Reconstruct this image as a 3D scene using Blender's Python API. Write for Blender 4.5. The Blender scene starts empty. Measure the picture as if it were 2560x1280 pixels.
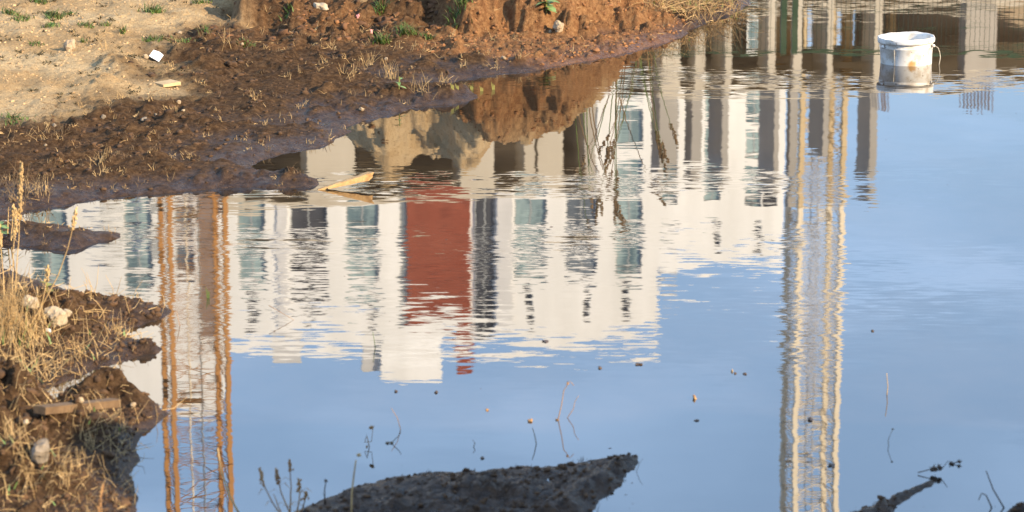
import bpy, math, random
import numpy as np
from mathutils import Vector, Matrix, Euler

random.seed(7)
RNG = np.random.default_rng(11)
scene = bpy.context.scene
COL = scene.collection

# ------------------------------------------------------------------ camera
CAM_H, PITCH, FPX = 2.0, math.radians(12.1), 7000.0      # metres, tilt down, focal length in photo pixels
cam_d = bpy.data.cameras.new('camera')
cam_d.sensor_width = 36.0
cam_d.lens = FPX / 2560 * 36.0
cam_d.clip_start, cam_d.clip_end = 0.1, 5000
cam_d.dof.use_dof = True
cam_d.dof.focus_distance = 12.6
cam_d.dof.aperture_fstop = 8.0
cam = bpy.data.objects.new('camera', cam_d)
COL.objects.link(cam)
cam.location = (0, 0, CAM_H)
cam.rotation_euler = (math.pi / 2 - PITCH, 0, 0)
scene.camera = cam

# ------------------------------------------------------------------ sky and sun
SUN_EL = math.radians(23)
SUN_AZ = math.radians(124)           # clockwise from +Y: the sun stands behind the camera, to the right
to_sun = Vector((math.sin(SUN_AZ) * math.cos(SUN_EL), math.cos(SUN_AZ) * math.cos(SUN_EL), math.sin(SUN_EL)))
world = bpy.data.worlds.new('World')
scene.world = world
world.use_nodes = True
wn, wl = world.node_tree.nodes, world.node_tree.links
wn.clear()
w_out = wn.new('ShaderNodeOutputWorld')
w_bg = wn.new('ShaderNodeBackground')
w_bg.inputs['Strength'].default_value = 0.108
w_sky = wn.new('ShaderNodeTexSky')
w_sky.sky_type = 'NISHITA'
w_sky.sun_disc = False
w_sky.sun_elevation = SUN_EL
w_sky.sun_rotation = SUN_AZ
w_sky.air_density = 1.0
w_sky.dust_density = 0.35
w_sky.ozone_density = 2.6
w_sky.altitude = 200
# thin high cloud veils, laid out on a flat layer overhead
w_tc = wn.new('ShaderNodeTexCoord')
w_sep = wn.new('ShaderNodeSeparateXYZ'); wl.new(w_tc.outputs['Generated'], w_sep.inputs[0])
w_z = wn.new('ShaderNodeMath'); w_z.operation = 'ADD'; w_z.inputs[1].default_value = 0.06
wl.new(w_sep.outputs['Z'], w_z.inputs[0])
w_zm = wn.new('ShaderNodeMath'); w_zm.operation = 'MAXIMUM'; w_zm.inputs[1].default_value = 0.03
wl.new(w_z.outputs[0], w_zm.inputs[0])
w_dx = wn.new('ShaderNodeMath'); w_dx.operation = 'DIVIDE'; wl.new(w_sep.outputs['X'], w_dx.inputs[0]); wl.new(w_zm.outputs[0], w_dx.inputs[1])
w_dy = wn.new('ShaderNodeMath'); w_dy.operation = 'DIVIDE'; wl.new(w_sep.outputs['Y'], w_dy.inputs[0]); wl.new(w_zm.outputs[0], w_dy.inputs[1])
w_cmb = wn.new('ShaderNodeCombineXYZ'); wl.new(w_dx.outputs[0], w_cmb.inputs[0]); wl.new(w_dy.outputs[0], w_cmb.inputs[1])
w_no = wn.new('ShaderNodeTexNoise'); w_no.inputs['Scale'].default_value = 1.6; w_no.inputs['Detail'].default_value = 4
w_no.inputs['Roughness'].default_value = 0.45; w_no.inputs['Distortion'].default_value = 0.4
wl.new(w_cmb.outputs[0], w_no.inputs['Vector'])
w_mr = wn.new('ShaderNodeMapRange'); w_mr.interpolation_type = 'SMOOTHSTEP'
w_mr.inputs['From Min'].default_value = 0.42; w_mr.inputs['From Max'].default_value = 0.78; w_mr.inputs['To Min'].default_value = 0.42; w_mr.inputs['To Max'].default_value = 0.95
wl.new(w_no.outputs['Fac'], w_mr.inputs['Value'])
w_mix = wn.new('ShaderNodeMix'); w_mix.data_type = 'RGBA'
wl.new(w_mr.outputs[0], w_mix.inputs[0]); wl.new(w_sky.outputs[0], w_mix.inputs[6])
w_mix.inputs[7].default_value = (4.1, 5.9, 8.6, 1)
wl.new(w_mix.outputs[2], w_bg.inputs['Color'])
wl.new(w_bg.outputs[0], w_out.inputs[0])

sun_d = bpy.data.lights.new('sun', 'SUN')
sun_d.energy = 5.0
sun_d.angle = math.radians(0.5)
sun_d.color = (1.0, 0.80, 0.53)
sun = bpy.data.objects.new('sun', sun_d)
COL.objects.link(sun)
sun.rotation_euler = to_sun.to_track_quat('Z', 'Y').to_euler()
sun.location = (20, -15, 20)

vs = scene.view_settings
scene.display_settings.display_device = 'sRGB'
vs.view_transform = 'Standard'; vs.look = 'None'; vs.exposure = 1.2; vs.gamma = 1.0; vs.use_curve_mapping = False
scene.render.engine = 'CYCLES'
scene.cycles.use_denoising = True
scene.cycles.max_bounces = 6
scene.cycles.caustics_reflective = False
scene.cycles.caustics_refractive = False

# ------------------------------------------------------------------ where a photo pixel falls
CP, SP = math.cos(PITCH), math.sin(PITCH)
def ray(px, py):
    a, b = (px - 1280) / FPX, (640 - py) / FPX
    return a, CP + b * SP, -SP + b * CP
def gp(px, py, z=0.0):                     # point of the level z
    dx, dy, dz = ray(px, py); t = (z - CAM_H) / dz
    return dx * t, dy * t
def seen_in_water(px, py, Y):              # point at distance Y whose mirror image in the water shows at that pixel
    dx, dy, dz = ray(px, py); t = Y / dy
    return dx * t, Y, -(CAM_H + dz * t)

# ------------------------------------------------------------------ noise
def _hash(ix, iy, seed):
    n = (ix.astype(np.int64) * 374761393 + iy.astype(np.int64) * 668265263 + seed * 1274126177) & 0xffffffff
    n = ((n ^ (n >> 13)) * 1274126177) & 0xffffffff
    n = ((n ^ (n >> 16)) * 2246822519) & 0xffffffff
    return n ^ (n >> 15)
def perlin(x, y, seed=0):
    ix, iy = np.floor(x), np.floor(y); fx, fy = x - ix, y - iy
    u, v = fx * fx * fx * (fx * (fx * 6 - 15) + 10), fy * fy * fy * (fy * (fy * 6 - 15) + 10)
    def gr(jx, jy, dx, dy):
        a = _hash(jx, jy, seed) * (2 * math.pi / 4294967296.0)
        return np.cos(a) * dx + np.sin(a) * dy
    n00, n10 = gr(ix, iy, fx, fy), gr(ix + 1, iy, fx - 1, fy)
    n01, n11 = gr(ix, iy + 1, fx, fy - 1), gr(ix + 1, iy + 1, fx - 1, fy - 1)
    return ((n00 * (1 - u) + n10 * u) * (1 - v) + (n01 * (1 - u) + n11 * u) * v) * 1.5
def fbm(x, y, octv=4, seed=0, gain=0.5, ridged=False):
    s, a, t = 0, 1.0, 0
    for k in range(octv):
        n = perlin(x * 2 ** k + 17.3 * k, y * 2 ** k - 9.1 * k, seed + k)
        if ridged: n = 1 - 2 * np.abs(n)
        s = s + a * n; t += a; a *= gain
    return s / t
def smooth(x, a, b):
    t = np.clip((x - a) / (b - a), 0, 1); return t * t * (3 - 2 * t)

# ------------------------------------------------------------------ the pond's outline and the soil zones
def W(pts, z=0.0): return [gp(x, y, z) for x, y in pts]
shore_px = [(1880, -12), (1872, 12), (1848, 30), (1800, 45), (1745, 66), (1712, 84), (1690, 98), (1610, 122), (1500, 146), (1400, 165),
    (1300, 180), (1215, 190), (1155, 197), (1128, 205), (1165, 222), (1190, 238), (1182, 250), (1120, 263), (1038, 270), (985, 288),
    (917, 300), (868, 318), (884, 328), (850, 341), (838, 356), (800, 368), (745, 378), (700, 385), (660, 397), (625, 414), (645, 428),
    (690, 433), (745, 441), (785, 449), (794, 461), (770, 468), (700, 471), (640, 468), (560, 470), (470, 478), (400, 484), (330, 490),
    (260, 498), (200, 507), (140, 515), (75, 527), (20, 545), (-50, 556), (-50, 564), (60, 561), (130, 566), (180, 576), (240, 581),
    (302, 585), (285, 596), (240, 609), (205, 623), (150, 628), (80, 621), (20, 613), (-60, 611), (-60, 664), (20, 674), (80, 697),
    (140, 714), (190, 738), (240, 745), (300, 750), (360, 757), (412, 769), (427, 781), (405, 796), (370, 807), (330, 823), (310, 839),
    (335, 851), (380, 859), (406, 872), (395, 885), (350, 889), (310, 901), (262, 916), (215, 936), (150, 957), (95, 987), (130, 1004),
    (240, 1004), (300, 1008), (360, 1018), (430, 1033), (397, 1053), (357, 1086), (337, 1121), (352, 1151), (327, 1186), (340, 1246), (332, 1292)]
POND = [(9.0, 26.8), (5.0, 26.2), (2.3, 26.6), (1.75, 20.0)] + W(shore_px) + [(-0.95, 5.8), (-1.3, 5.0), (1.5, 4.6), (5, 4.8), (9.5, 5.0), (11, 14)]
ISLES = [W([(640, 1310), (760, 1272), (860, 1228), (950, 1198), (1080, 1177), (1200, 1176), (1290, 1168), (1400, 1163), (1480, 1150), (1560, 1136),
            (1596, 1138), (1600, 1160), (1572, 1190), (1545, 1216), (1505, 1252), (1468, 1300), (1100, 1330)]),
         W([(2080, 1312), (2180, 1262), (2250, 1230), (2325, 1200), (2342, 1204), (2330, 1216), (2290, 1240), (2240, 1272), (2190, 1312)]),
         W([(2470, 1300), (2510, 1285), (2600, 1272), (2640, 1320)])]
def inside(P, poly):
    x, y = P[:, 0], P[:, 1]; c = np.zeros(len(P), bool); n = len(poly)
    for i in range(n):
        (x0, y0), (x1, y1) = poly[i], poly[i - 1]
        if y0 == y1: continue
        c ^= ((y0 > y) != (y1 > y)) & (x < (x1 - x0) * (y - y0) / (y1 - y0) + x0)
    return c
def edge_dist(P, poly, closed=True):
    d = np.full(len(P), 1e9); n = len(poly)
    for i in range(0 if closed else 1, n):
        a = np.array(poly[i - 1]); b = np.array(poly[i]); ab = b - a
        t = np.clip(((P - a) @ ab) / max(ab @ ab, 1e-12), 0, 1)
        q = P - a - t[:, None] * ab
        d = np.minimum(d, np.einsum('ij,ij->i', q, q))
    return np.sqrt(d)
def land_dist(P):
    d = edge_dist(P, POND); d = np.where(inside(P, POND), -d, d)
    for k, isl in enumerate(ISLES):
        e = edge_dist(P, isl); e = np.where(inside(P, isl), e, -e)
        d = np.maximum(d, e)
    return d
SAND = W([(-900, -260), (400, -260), (760, -60), (700, 2), (640, 30), (565, 38), (545, 60), (430, 72), (380, 95), (352, 125), (395, 148), (420, 175), (310, 160),
          (345, 185), (430, 200), (445, 214), (335, 224), (235, 240), (150, 268), (60, 288), (-400, 330)], 0.10)
RED = W([(380, 60), (560, 36), (800, 40), (1010, -60), (1500, -200), (1650, -30), (1715, 84), (1690, 98), (1600, 120), (1450, 140), (1250, 140), (1090, 130), (900, 118), (700, 135), (560, 120)], 0.06)
def sd(P, poly):
    e = edge_dist(P, poly); return np.where(inside(P, poly), e, -e)
BANK = W([(300, -40), (420, 6), (545, 26), (600, 92), (740, 100), (860, 108), (1000, 98), (1085, 92), (1180, 96), (1320, 90), (1480, 84), (1570, 66)], 0.04)

FEAT = []   # extra lumps: x, y, height, half-width, half-depth, turn
def lump(px, py, h, rx, ry, rot=0.0, z=0.0):
    x, y = gp(px, py, z); FEAT.append((x, y, h, rx, ry, math.radians(rot)))
# sandy tongue, trench rim and hummocks on the far bank
lump(290, 178, .055, .10, .22, 10, .08); lump(250, 240, .035, .10, .2, 0, .05); lump(520, 178, .05, .10, .16, 0, .05)
lump(470, 160, -.07, .20, .16, 0, .05); lump(490, 225, .03, .13, .16, 0, .03); lump(640, 165, .03, .2, .2, 0, .05); lump(660, 258, .02, .12, .2, 0, .03)
lump(1090, 238, .03, .07, .14); lump(1150, 236, .028, .05, .10); lump(1035, 236, .018, .08, .12); lump(800, 190, .03, .2, .2, 0, .05)
lump(380, 440, .02, .10, .14); lump(430, 448, .018, .06, .10); lump(310, 462, .02, .09, .1); lump(560, 440, .016, .1, .12); lump(720, 452, .016, .08, .08); lump(770, 458, .014, .05, .05)
lump(60, 590, .014, .14, .10); lump(180, 606, .018, .07, .07); lump(120, 580, .010, .1, .07)
# left bank by the camera
lump(60, 830, .07, .17, .20); lump(130, 850, .03, .12, .2); lump(250, 790, .015, .10, .14); lump(330, 790, .014, .09, .08); lump(200, 860, .02, .12, .12)
lump(372, 873, .02, .04, .05); lump(290, 1020, .085, .055, .055); lump(215, 1035, .06, .07, .08); lump(345, 1035, .045, .05, .05); lump(40, 1075, .085, .075, .11)
lump(-20, 1120, .08, .12, .2); lump(130, 1120, .05, .12, .16); lump(230, 1110, .04, .09, .12); lump(40, 1240, .09, .09, .12); lump(270, 1180, .03, .06, .08); lump(150, 1250, .05, .08, .1)
# near islet: a flat plate of mud with a ridge along its right end
lump(1578, 1160, .024, .02, .035, 0); lump(1545, 1178, .026, .026, .05, 0); lump(1505, 1205, .027, .032, .06, 0); lump(1465, 1235, .027, .034, .07, 0)
lump(1420, 1270, .027, .036, .07, 0); lump(1360, 1300, .026, .04, .07, 0)
lump(1100, 1235, .008, .12, .14); lump(900, 1260, .010, .10, .10); lump(1250, 1215, .010, .10, .05)
lump(2325, 1211, .012, .018, .03); lump(2300, 1222, .014, .022, .04); lump(2270, 1238, .015, .024, .05); lump(2240, 1254, .016, .026, .05); lump(2210, 1270, .016, .028, .05); lump(2170, 1290, .016, .03, .06); lump(2560, 1290, .03, .05, .05)
FEAT_A = np.array(FEAT)

def terrain(x, y):
    """height and soil masks at the points x, y"""
    P = np.stack([x, y], 1)
    far = (np.abs(x) > 9) | (y > 30) | (y < 2)
    d = land_dist(P)
    d = d + np.where(y > 9.6, .055, .022) * fbm(x * 7, y * 4.5, 5, 3, .6) * smooth(np.abs(d), 1.5, 0.0)
    land = d > 0
    dn = np.maximum(d, 0)
    h = np.where(land, 0.012 * (1 - np.exp(-dn / .03)) + .030 * (1 - np.exp(-dn / .35)) + .024 * np.minimum(dn, 4.0),
                 -0.30 * (1 - np.exp(d / .5)) - .012 * (1 - np.exp(d / .03)))
    sandm = smooth(sd(P, SAND) + .22 * fbm(x * 3, y * 1.6, 5, 21), -.20, .18)
    redm = smooth(sd(P, RED) + .12 * fbm(x * 4, y * 2.5, 4, 31), -.12, .12) * np.clip(.30 + .70 * smooth(x, -.60, -.20) + .5 * fbm(x * 2.5, y * 2, 3, 33) * smooth(x, 0, -.5), 0, 1)
    # soft trodden mud: hummocks, drying crust, small lumps
    near = y < 10.8
    hum = fbm(x * 3.6, y * 2.6, 4, 41)
    isl = (y < 7.2) & (x > -.8)
    h = np.where(isl & land, h * .35 + .012 * fbm(x * 17, y * 9, 6, 49, .68), h)
    lumps = np.maximum(fbm(x * 11, y * 8, 4, 51), 0)
    crust = fbm(x * 34, y * 26, 3, 61)
    wx, wy = x + .05 * fbm(x * 6, y * 6, 2, 43), y + .06 * fbm(x * 6, y * 6, 2, 44)
    mounds = np.maximum(perlin(wx * 8.5, wy * 6.0, 45) - .12, 0) + .55 * np.maximum(perlin(wx * 17, wy * 12, 46) - .1, 0) - .5 * np.maximum(perlin(wx * 6, wy * 4.5, 47) - .3, 0)
    crust2 = fbm(x * 75, y * 55, 2, 66)
    amp = smooth(dn, 0.0, np.where(y > 9.6, .10, .22))
    h = h + np.where(land, amp * (.024 * hum * (1 - .55 * sandm) + .030 * lumps * (1 - .8 * sandm) + .052 * mounds * smooth(y, 10.3, 10.7) * (1 - .9 * sandm) * smooth(fbm(x * 1.3, y * .9, 2, 48), -.35, .15)) + smooth(dn, 0, .05) * (.0050 + .006 * redm) * (1.3 * np.abs(crust) - .3 + .8 * np.abs(crust2)), 0)
    h = h + np.where(land, sandm * (.030 * fbm(x * 4.2, y * 2.8, 5, 71, .55) + .05 * smooth(dn, .6, 2.5)), 0)
    # the dug bank at the back: a clod-strewn edge on the left, the red mound on the right
    yb = np.interp(x, [p[0] for p in BANK], [p[1] for p in BANK]) + .34 * fbm(x * 3.4, y * 2.4, 4, 81)
    ba = y - yb
    xs_ = np.array([-2.6, -2.05, -1.7, -1.5, -1.2, -.9, -.6, -.38, -.2, .1, .32, .48, .62, .75, .95])
    top = np.interp(x, xs_, [.02, .06, .10, .11, .08, .07, .10, .22, .46, .60, .50, .36, .20, .07, .0])
    run = np.interp(x, xs_, [.25, .14, .14, .2, .3, .4, .5, .6, .66, .70, .70, .65, .5, .4, .4])
    gully = 1.1 * fbm(x * 5, y * 6.5, 5, 92, .6)
    rise = np.clip(ba / run + .16 * gully * smooth(ba / run, -.05, .3) + .05 * fbm(x * 24, y * 20, 3, 95), 0, 1)
    rise = np.where(ba > -.02, rise ** .85, 0)
    inb = smooth(x, -2.7, -2.2) * smooth(x, .98, .80)
    h = h + inb * land * top * rise
    back = np.interp(x, [-2.5, -1.6, -.75, -.35, -.1, .2, .55, .8], [.10, .28, .82, .68, .26, .10, .0, 0])     # the sand heap behind, seen only in the water
    h = h + land * back * smooth(ba, .95, 2.5) * smooth(ba, 7, 3.4) * (1 + .35 * fbm(x * 2.2, y * 1.2, 4, 101))
    clod = (.45 * np.maximum(fbm(x * 11, y * 8, 4, 111), 0) + .9 * np.maximum(fbm(x * 4.5, y * 3.5, 4, 113), -.25)) * smooth(ba, -.3, .05) * smooth(ba, 2.5, .6) * inb
    h = h + land * clod * .115 * (1 - .75 * sandm * smooth(x, -1.2, -1.9))
    sandm = np.maximum(sandm, inb * smooth(ba + .2 * fbm(x * 5, y * 5, 3, 99), .40, .95) * land * np.where(x < -.55, smooth(ba, .7, 1.3), 1))
    redm = redm * (1 - .6 * smooth(ba, .7, 1.2))
    for fx, fy, fh, rx, ry, rot in FEAT_A:
        m = (np.abs(x - fx) < 3.2 * max(rx, ry)) & (np.abs(y - fy) < 3.2 * max(rx, ry))
        if not m.any(): continue
        ux, uy = x[m] - fx, y[m] - fy
        a, b = (ux * math.cos(rot) + uy * math.sin(rot)) / rx, (-ux * math.sin(rot) + uy * math.cos(rot)) / ry
        r2 = a * a + b * b
        g = np.exp(-r2 ** 1.3 * (1 + .35 * fbm(x[m] * 14, y[m] * 11, 2, 121)))
        h[m] += np.where(land[m], fh * g * smooth(dn[m], 0.0, .035) * (1 + .45 * fbm(x[m] * 26, y[m] * 20, 3, 131)), 0)
    # lumpy, broken soil on the bank at the camera's side
    nb = smooth(y, 10.2, 9.2) * amp
    h = h + np.where(land, nb * (.022 * np.maximum(fbm(x * 16, y * 12, 4, 141), -.1) + .006 * fbm(x * 45, y * 35, 2, 151)), 0)
    h = h + np.where(land & isl, smooth(dn, 0, .03) * .005 * np.maximum(fbm(x * 60, y * 40, 3, 161), -.2), 0)
    h = np.where(land & ~isl & (dn > np.where(y > 9.6, .40, .02)), np.maximum(h, .005), h)
    wet = smooth(h + .020 * fbm(x * 4, y * 2.2, 4, 171), .060, .016) * (1 - sandm)
    wet = np.where(isl & land, .95, wet)
    # wet sheen reaches far into the flat mud on the left
    return h, d, sandm, redm, wet, ba * inb

# ------------------------------------------------------------------ materials
def mat(name):
    m = bpy.data.materials.new(name); m.use_nodes = True
    nt = m.node_tree; return m, nt, nt.nodes, nt.links, nt.nodes['Principled BSDF']
def node(n, t, **kw):
    o = n.new(t)
    for k, v in kw.items():
        if k.startswith('_'): setattr(o, k[1:], v)
        else: o.inputs[k.replace('_', ' ')].default_value = v
    return o
def mixc(n, l, fac, a, b, blend='MIX'):
    o = n.new('ShaderNodeMix'); o.data_type = 'RGBA'; o.blend_type = blend
    for i, v in ((0, fac), (6, a), (7, b)):
        if hasattr(v, 'is_linked'): l.new(v, o.inputs[i])
        elif i == 0: o.inputs[0].default_value = v
        else: o.inputs[i].default_value = (*v, 1)
    return o.outputs[2]
def ramp(n, l, src, stops):
    o = n.new('ShaderNodeValToRGB'); l.new(src, o.inputs[0]); cr = o.color_ramp
    while len(cr.elements) < len(stops): cr.elements.new(0.5)
    for e, (p, c) in zip(cr.elements, stops):
        e.position = p; e.color = (*c, 1) if not isinstance(c, float) else (c, c, c, 1)
    return o.outputs[0]
def rough_mat(name, c1, c2, scale=20.0, rough=0.8, bump=0.0, bscale=None, spec=0.3, detail=5, metallic=0.0, c3=None, world=False, stretch=1.0):
    """two-tone noise colour with a fine bump: wood, stone, concrete, straw, paint"""
    m, nt, n, l, p = mat(name)
    tc = n.new('ShaderNodeTexCoord')
    no = node(n, 'ShaderNodeTexNoise', Scale=scale, Detail=detail, Roughness=.6); src = tc.outputs['Object']
    if world:
        mp = n.new('ShaderNodeMapping'); mp.inputs['Scale'].default_value = (1, 1, stretch); l.new(n.new('ShaderNodeNewGeometry').outputs['Position'], mp.inputs[0]); src = mp.outputs[0]
    l.new(src, no.inputs['Vector'])
    st = [(0.32, c1), (0.68, c2)] if c3 is None else [(0.3, c1), (0.55, c2), (0.72, c3)]
    l.new(ramp(n, l, no.outputs[0], st), p.inputs['Base Color'])
    p.inputs['Roughness'].default_value = rough; p.inputs['Specular IOR Level'].default_value = spec; p.inputs['Metallic'].default_value = metallic
    if bump:
        nb = node(n, 'ShaderNodeTexNoise', Scale=bscale or scale * 4, Detail=4); l.new(tc.outputs['Object'], nb.inputs['Vector'])
        b = node(n, 'ShaderNodeBump', Strength=bump, Distance=0.01); l.new(nb.outputs[0], b.inputs['Height']); l.new(b.outputs[0], p.inputs['Normal'])
    return m

def ground_material():
    m, nt, n, l, p = mat('soil')
    tc = n.new('ShaderNodeTexCoord'); V = tc.outputs['Object']
    def at(name):
        a = n.new('ShaderNodeAttribute'); a.attribute_name = name; return a.outputs['Fac']
    def noi(s, d=5, r=.6, dist=0.0):
        o = node(n, 'ShaderNodeTexNoise', Scale=s, Detail=d, Roughness=r, Distortion=dist); l.new(V, o.inputs['Vector']); return o.outputs[0]
    n1, n2, n3 = noi(5.5), noi(38.0), noi(150.0, 3)
    mud = mixc(n, l, n1, (.029, .0165, .0092), (.082, .047, .0255))
    mud = mixc(n, l, ramp(n, l, n2, [(.42, 0.0), (.66, 1.0)]), mud, (.125, .075, .041))
    red = mixc(n, l, n1, (.105, .050, .025), (.24, .115, .051))
    red = mixc(n, l, ramp(n, l, n2, [(.40, 0.0), (.70, 1.0)]), red, (.31, .17, .078))
    sand = mixc(n, l, n1, (.46, .33, .18), (.57, .43, .26))
    sand = mixc(n, l, ramp(n, l, noi(1.7, 4), [(.40, 1.0), (.58, 0.0)]), sand, (.40, .27, .14))
    sand = mixc(n, l, ramp(n, l, n2, [(.30, 1.0), (.44, 0.0)]), sand, (.24, .14, .065))
    c = mixc(n, l, at('red'), mud, red)
    c = mixc(n, l, at('sand'), c, sand)
    grain = ramp(n, l, n3, [(.25, (.80, .78, .76)), (.5, (1.0, 1.0, 1.0)), (.78, (1.14, 1.13, 1.10))])
    c = mixc(n, l, 1.0, c, grain, 'MULTIPLY')
    wetv = at('wet')
    wm = n.new('ShaderNodeMath'); wm.operation = 'MULTIPLY'; l.new(wetv, wm.inputs[0])
    l.new(ramp(n, l, noi(9.0, 4), [(.32, 0.55), (.60, 1.0)]), wm.inputs[1])
    c = mixc(n, l, wm.outputs[0], c, mixc(n, l, 1.0, c, (.66, .60, .58), 'MULTIPLY'))
    l.new(c, p.inputs['Base Color'])
    mr = n.new('ShaderNodeMapRange'); mr.inputs['To Min'].default_value = .92; mr.inputs['To Max'].default_value = .20
    l.new(wm.outputs[0], mr.inputs[0]); l.new(mr.outputs[0], p.inputs['Roughness'])
    ms = n.new('ShaderNodeMapRange'); ms.inputs['To Min'].default_value = .04; ms.inputs['To Max'].default_value = .28
    l.new(wm.outputs[0], ms.inputs[0]); l.new(ms.outputs[0], p.inputs['Specular IOR Level'])
    b0 = node(n, 'ShaderNodeBump', Strength=.8, Distance=.030); l.new(noi(24.0, 6, .7), b0.inputs['Height'])
    b1 = node(n, 'ShaderNodeBump', Strength=.9, Distance=.016); l.new(noi(80.0, 5, .7), b1.inputs['Height']); l.new(b0.outputs[0], b1.inputs['Normal'])
    b2 = node(n, 'ShaderNodeBump', Strength=.6, Distance=.005); l.new(noi(260.0, 3, .6), b2.inputs['Height']); l.new(b1.outputs[0], b2.inputs['Normal'])
    l.new(b2.outputs[0], p.inputs['Normal'])
    return m

def water_material():
    m, nt, n, l, p = mat('pond_water')
    g = n.new('ShaderNodeNewGeometry')
    sep = n.new('ShaderNodeSeparateXYZ'); l.new(g.outputs['Position'], sep.inputs[0])
    def math_(op, a, b=None):
        o = n.new('ShaderNodeMath'); o.operation = op
        for i, v in enumerate((a, b)):
            if v is None: continue
            if hasattr(v, 'is_linked'): l.new(v, o.inputs[i])
            else: o.inputs[i].default_value = v
        return o.outputs[0]
    def noise(sx, sy, detail, seed, rough=.55):
        mp = n.new('ShaderNodeMapping'); mp.inputs['Scale'].default_value = (sx, sy, 1); mp.inputs['Location'].default_value = (seed * 3.1, seed * 1.7, seed)
        l.new(g.outputs['Position'], mp.inputs['Vector'])
        o = node(n, 'ShaderNodeTexNoise', Scale=1.0, Detail=detail, Roughness=rough); l.new(mp.outputs[0], o.inputs['Vector'])
        return o
    # patches of breeze: where along the pond the surface is ruffled
    warp = noise(.9, .5, 2, 5)
    yy = math_('ADD', sep.outputs['Y'], math_('MULTIPLY', math_('SUBTRACT', warp.outputs[0], .5), 1.3))
    mr = n.new('ShaderNodeMapRange'); mr.inputs['From Min'].default_value = 6.0; mr.inputs['From Max'].default_value = 17.0; l.new(yy, mr.inputs[0])
    def st(py): return (gp(1280, py)[1] - 6.0) / 11.0
    stops = [(0.0, .10), (st(1100), .16), (st(930), .20), (st(880), .45), (st(790), .58), (st(735), .62), (st(690), .38), (st(640), .80), (st(590), .70), (st(560), .22),
             (st(510), .30), (st(480), .85), (st(445), .80), (st(400), .22), (st(330), .16), (st(250), .30), (st(222), .95), (st(185), .85), (st(160), .25), (st(90), .28), (st(50), .55), (1.0, .60)]
    band = ramp(n, l, mr.outputs[0], stops)
    # the open water on the right lies calm
    calm = n.new('ShaderNodeMapRange'); calm.interpolation_type = 'SMOOTHSTEP'
    calm.inputs['From Min'].default_value = 1.0; calm.inputs['From Max'].default_value = 1.9; calm.inputs['To Min'].default_value = 1.0; calm.inputs['To Max'].default_value = .45
    l.new(sep.outputs['X'], calm.inputs[0])
    patch = noise(2.2, 1.3, 3, 9)
    pv = ramp(n, l, patch.outputs[0], [(.36, .35), (.62, 1.25)])
    amp = math_('MULTIPLY', math_('MULTIPLY', band, pv), calm.outputs[0])
    fine, mid, swell = noise(9.0, 42.0, 3, 1), noise(4.2, 7.0, 2, 2), noise(1.2, 1.6, 1, 3)
    def slope(src, k):
        v = n.new('ShaderNodeVectorMath'); v.operation = 'SUBTRACT'; l.new(src.outputs['Color'], v.inputs[0]); v.inputs[1].default_value = (.5, .5, .5)
        s = n.new('ShaderNodeVectorMath'); s.operation = 'SCALE'; l.new(v.outputs[0], s.inputs[0])
        if hasattr(k, 'is_linked'): l.new(k, s.inputs['Scale'])
        else: s.inputs['Scale'].default_value = k
        return s.outputs[0]
    def add(a, b):
        v = n.new('ShaderNodeVectorMath'); v.operation = 'ADD'; l.new(a, v.inputs[0]); l.new(b, v.inputs[1]); return v.outputs[0]
    tot = add(add(slope(fine, math_('MULTIPLY', math_('POWER', amp, 1.5), .10)), slope(mid, math_('ADD', math_('MULTIPLY', amp, .010), .006))), slope(swell, .004))
    flat = n.new('ShaderNodeVectorMath'); flat.operation = 'MULTIPLY'; l.new(tot, flat.inputs[0]); flat.inputs[1].default_value = (.6, 1, 0)
    up = n.new('ShaderNodeVectorMath'); up.operation = 'ADD'; l.new(flat.outputs[0], up.inputs[0]); up.inputs[1].default_value = (0, 0, 1)
    nm = n.new('ShaderNodeVectorMath'); nm.operation = 'NORMALIZE'; l.new(up.outputs[0], nm.inputs[0])
    l.new(nm.outputs[0], p.inputs['Normal'])
    film = noise(1.6, .9, 5, 13, .7); l.new(ramp(n, l, film.outputs[0], [(.40, (.014, .0095, .006)), (.68, (.042, .029, .018))]), p.inputs['Base Color'])
    p.inputs['Roughness'].default_value = 0.0
    p.inputs['IOR'].default_value = 3.5
    return m

M = {}
M['soil'] = ground_material()
M['water'] = water_material()
M['straw'] = rough_mat('dry_straw', (.30, .185, .075), (.56, .39, .19), 14, .8)
M['straw_dark'] = rough_mat('weathered_stalk', (.10, .065, .035), (.24, .16, .085), 16, .85)
M['straw_red'] = rough_mat('rusty_stalk', (.20, .10, .045), (.42, .25, .11), 16, .8)
M['green'] = rough_mat('weed_green', (.035, .075, .012), (.10, .15, .03), 22, .6)
M['leaf'] = rough_mat('broad_leaf', (.09, .17, .05), (.22, .31, .12), 25, .5)
M['shoot'] = rough_mat('pale_shoot', (.15, .17, .035), (.30, .27, .09), 25, .6)
M['stone_pale'] = rough_mat('pale_stone', (.24, .17, .105), (.40, .31, .21), 26, .9, .5, 90)
M['stone_grey'] = rough_mat('grey_stone', (.13, .105, .08), (.26, .21, .16), 26, .9, .5, 90)
M['stone_white'] = rough_mat('limestone', (.28, .215, .14), (.44, .36, .26), 22, .9, .6, 70)
M['clod'] = rough_mat('soil_clod', (.038, .021, .011), (.105, .058, .030), 9, .95, .4, 160)
M['clod_bank'] = rough_mat('bank_clod', (.055, .028, .014), (.18, .085, .038), 9, .95, .4, 160)
M['sprig'] = rough_mat('withered_sprig', (.045, .036, .016), (.11, .085, .04), 20, .9)
M['sand_clod'] = rough_mat('sand_clod', (.36, .225, .112), (.50, .345, .19), 9, .95, .4, 160)
M['clod_red'] = rough_mat('red_clod', (.13, .058, .026), (.29, .135, .054), 9, .95, .4, 160)
M['wood'] = rough_mat('split_wood', (.33, .18, .07), (.54, .34, .15), 30, .75, .4, 80)
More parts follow.
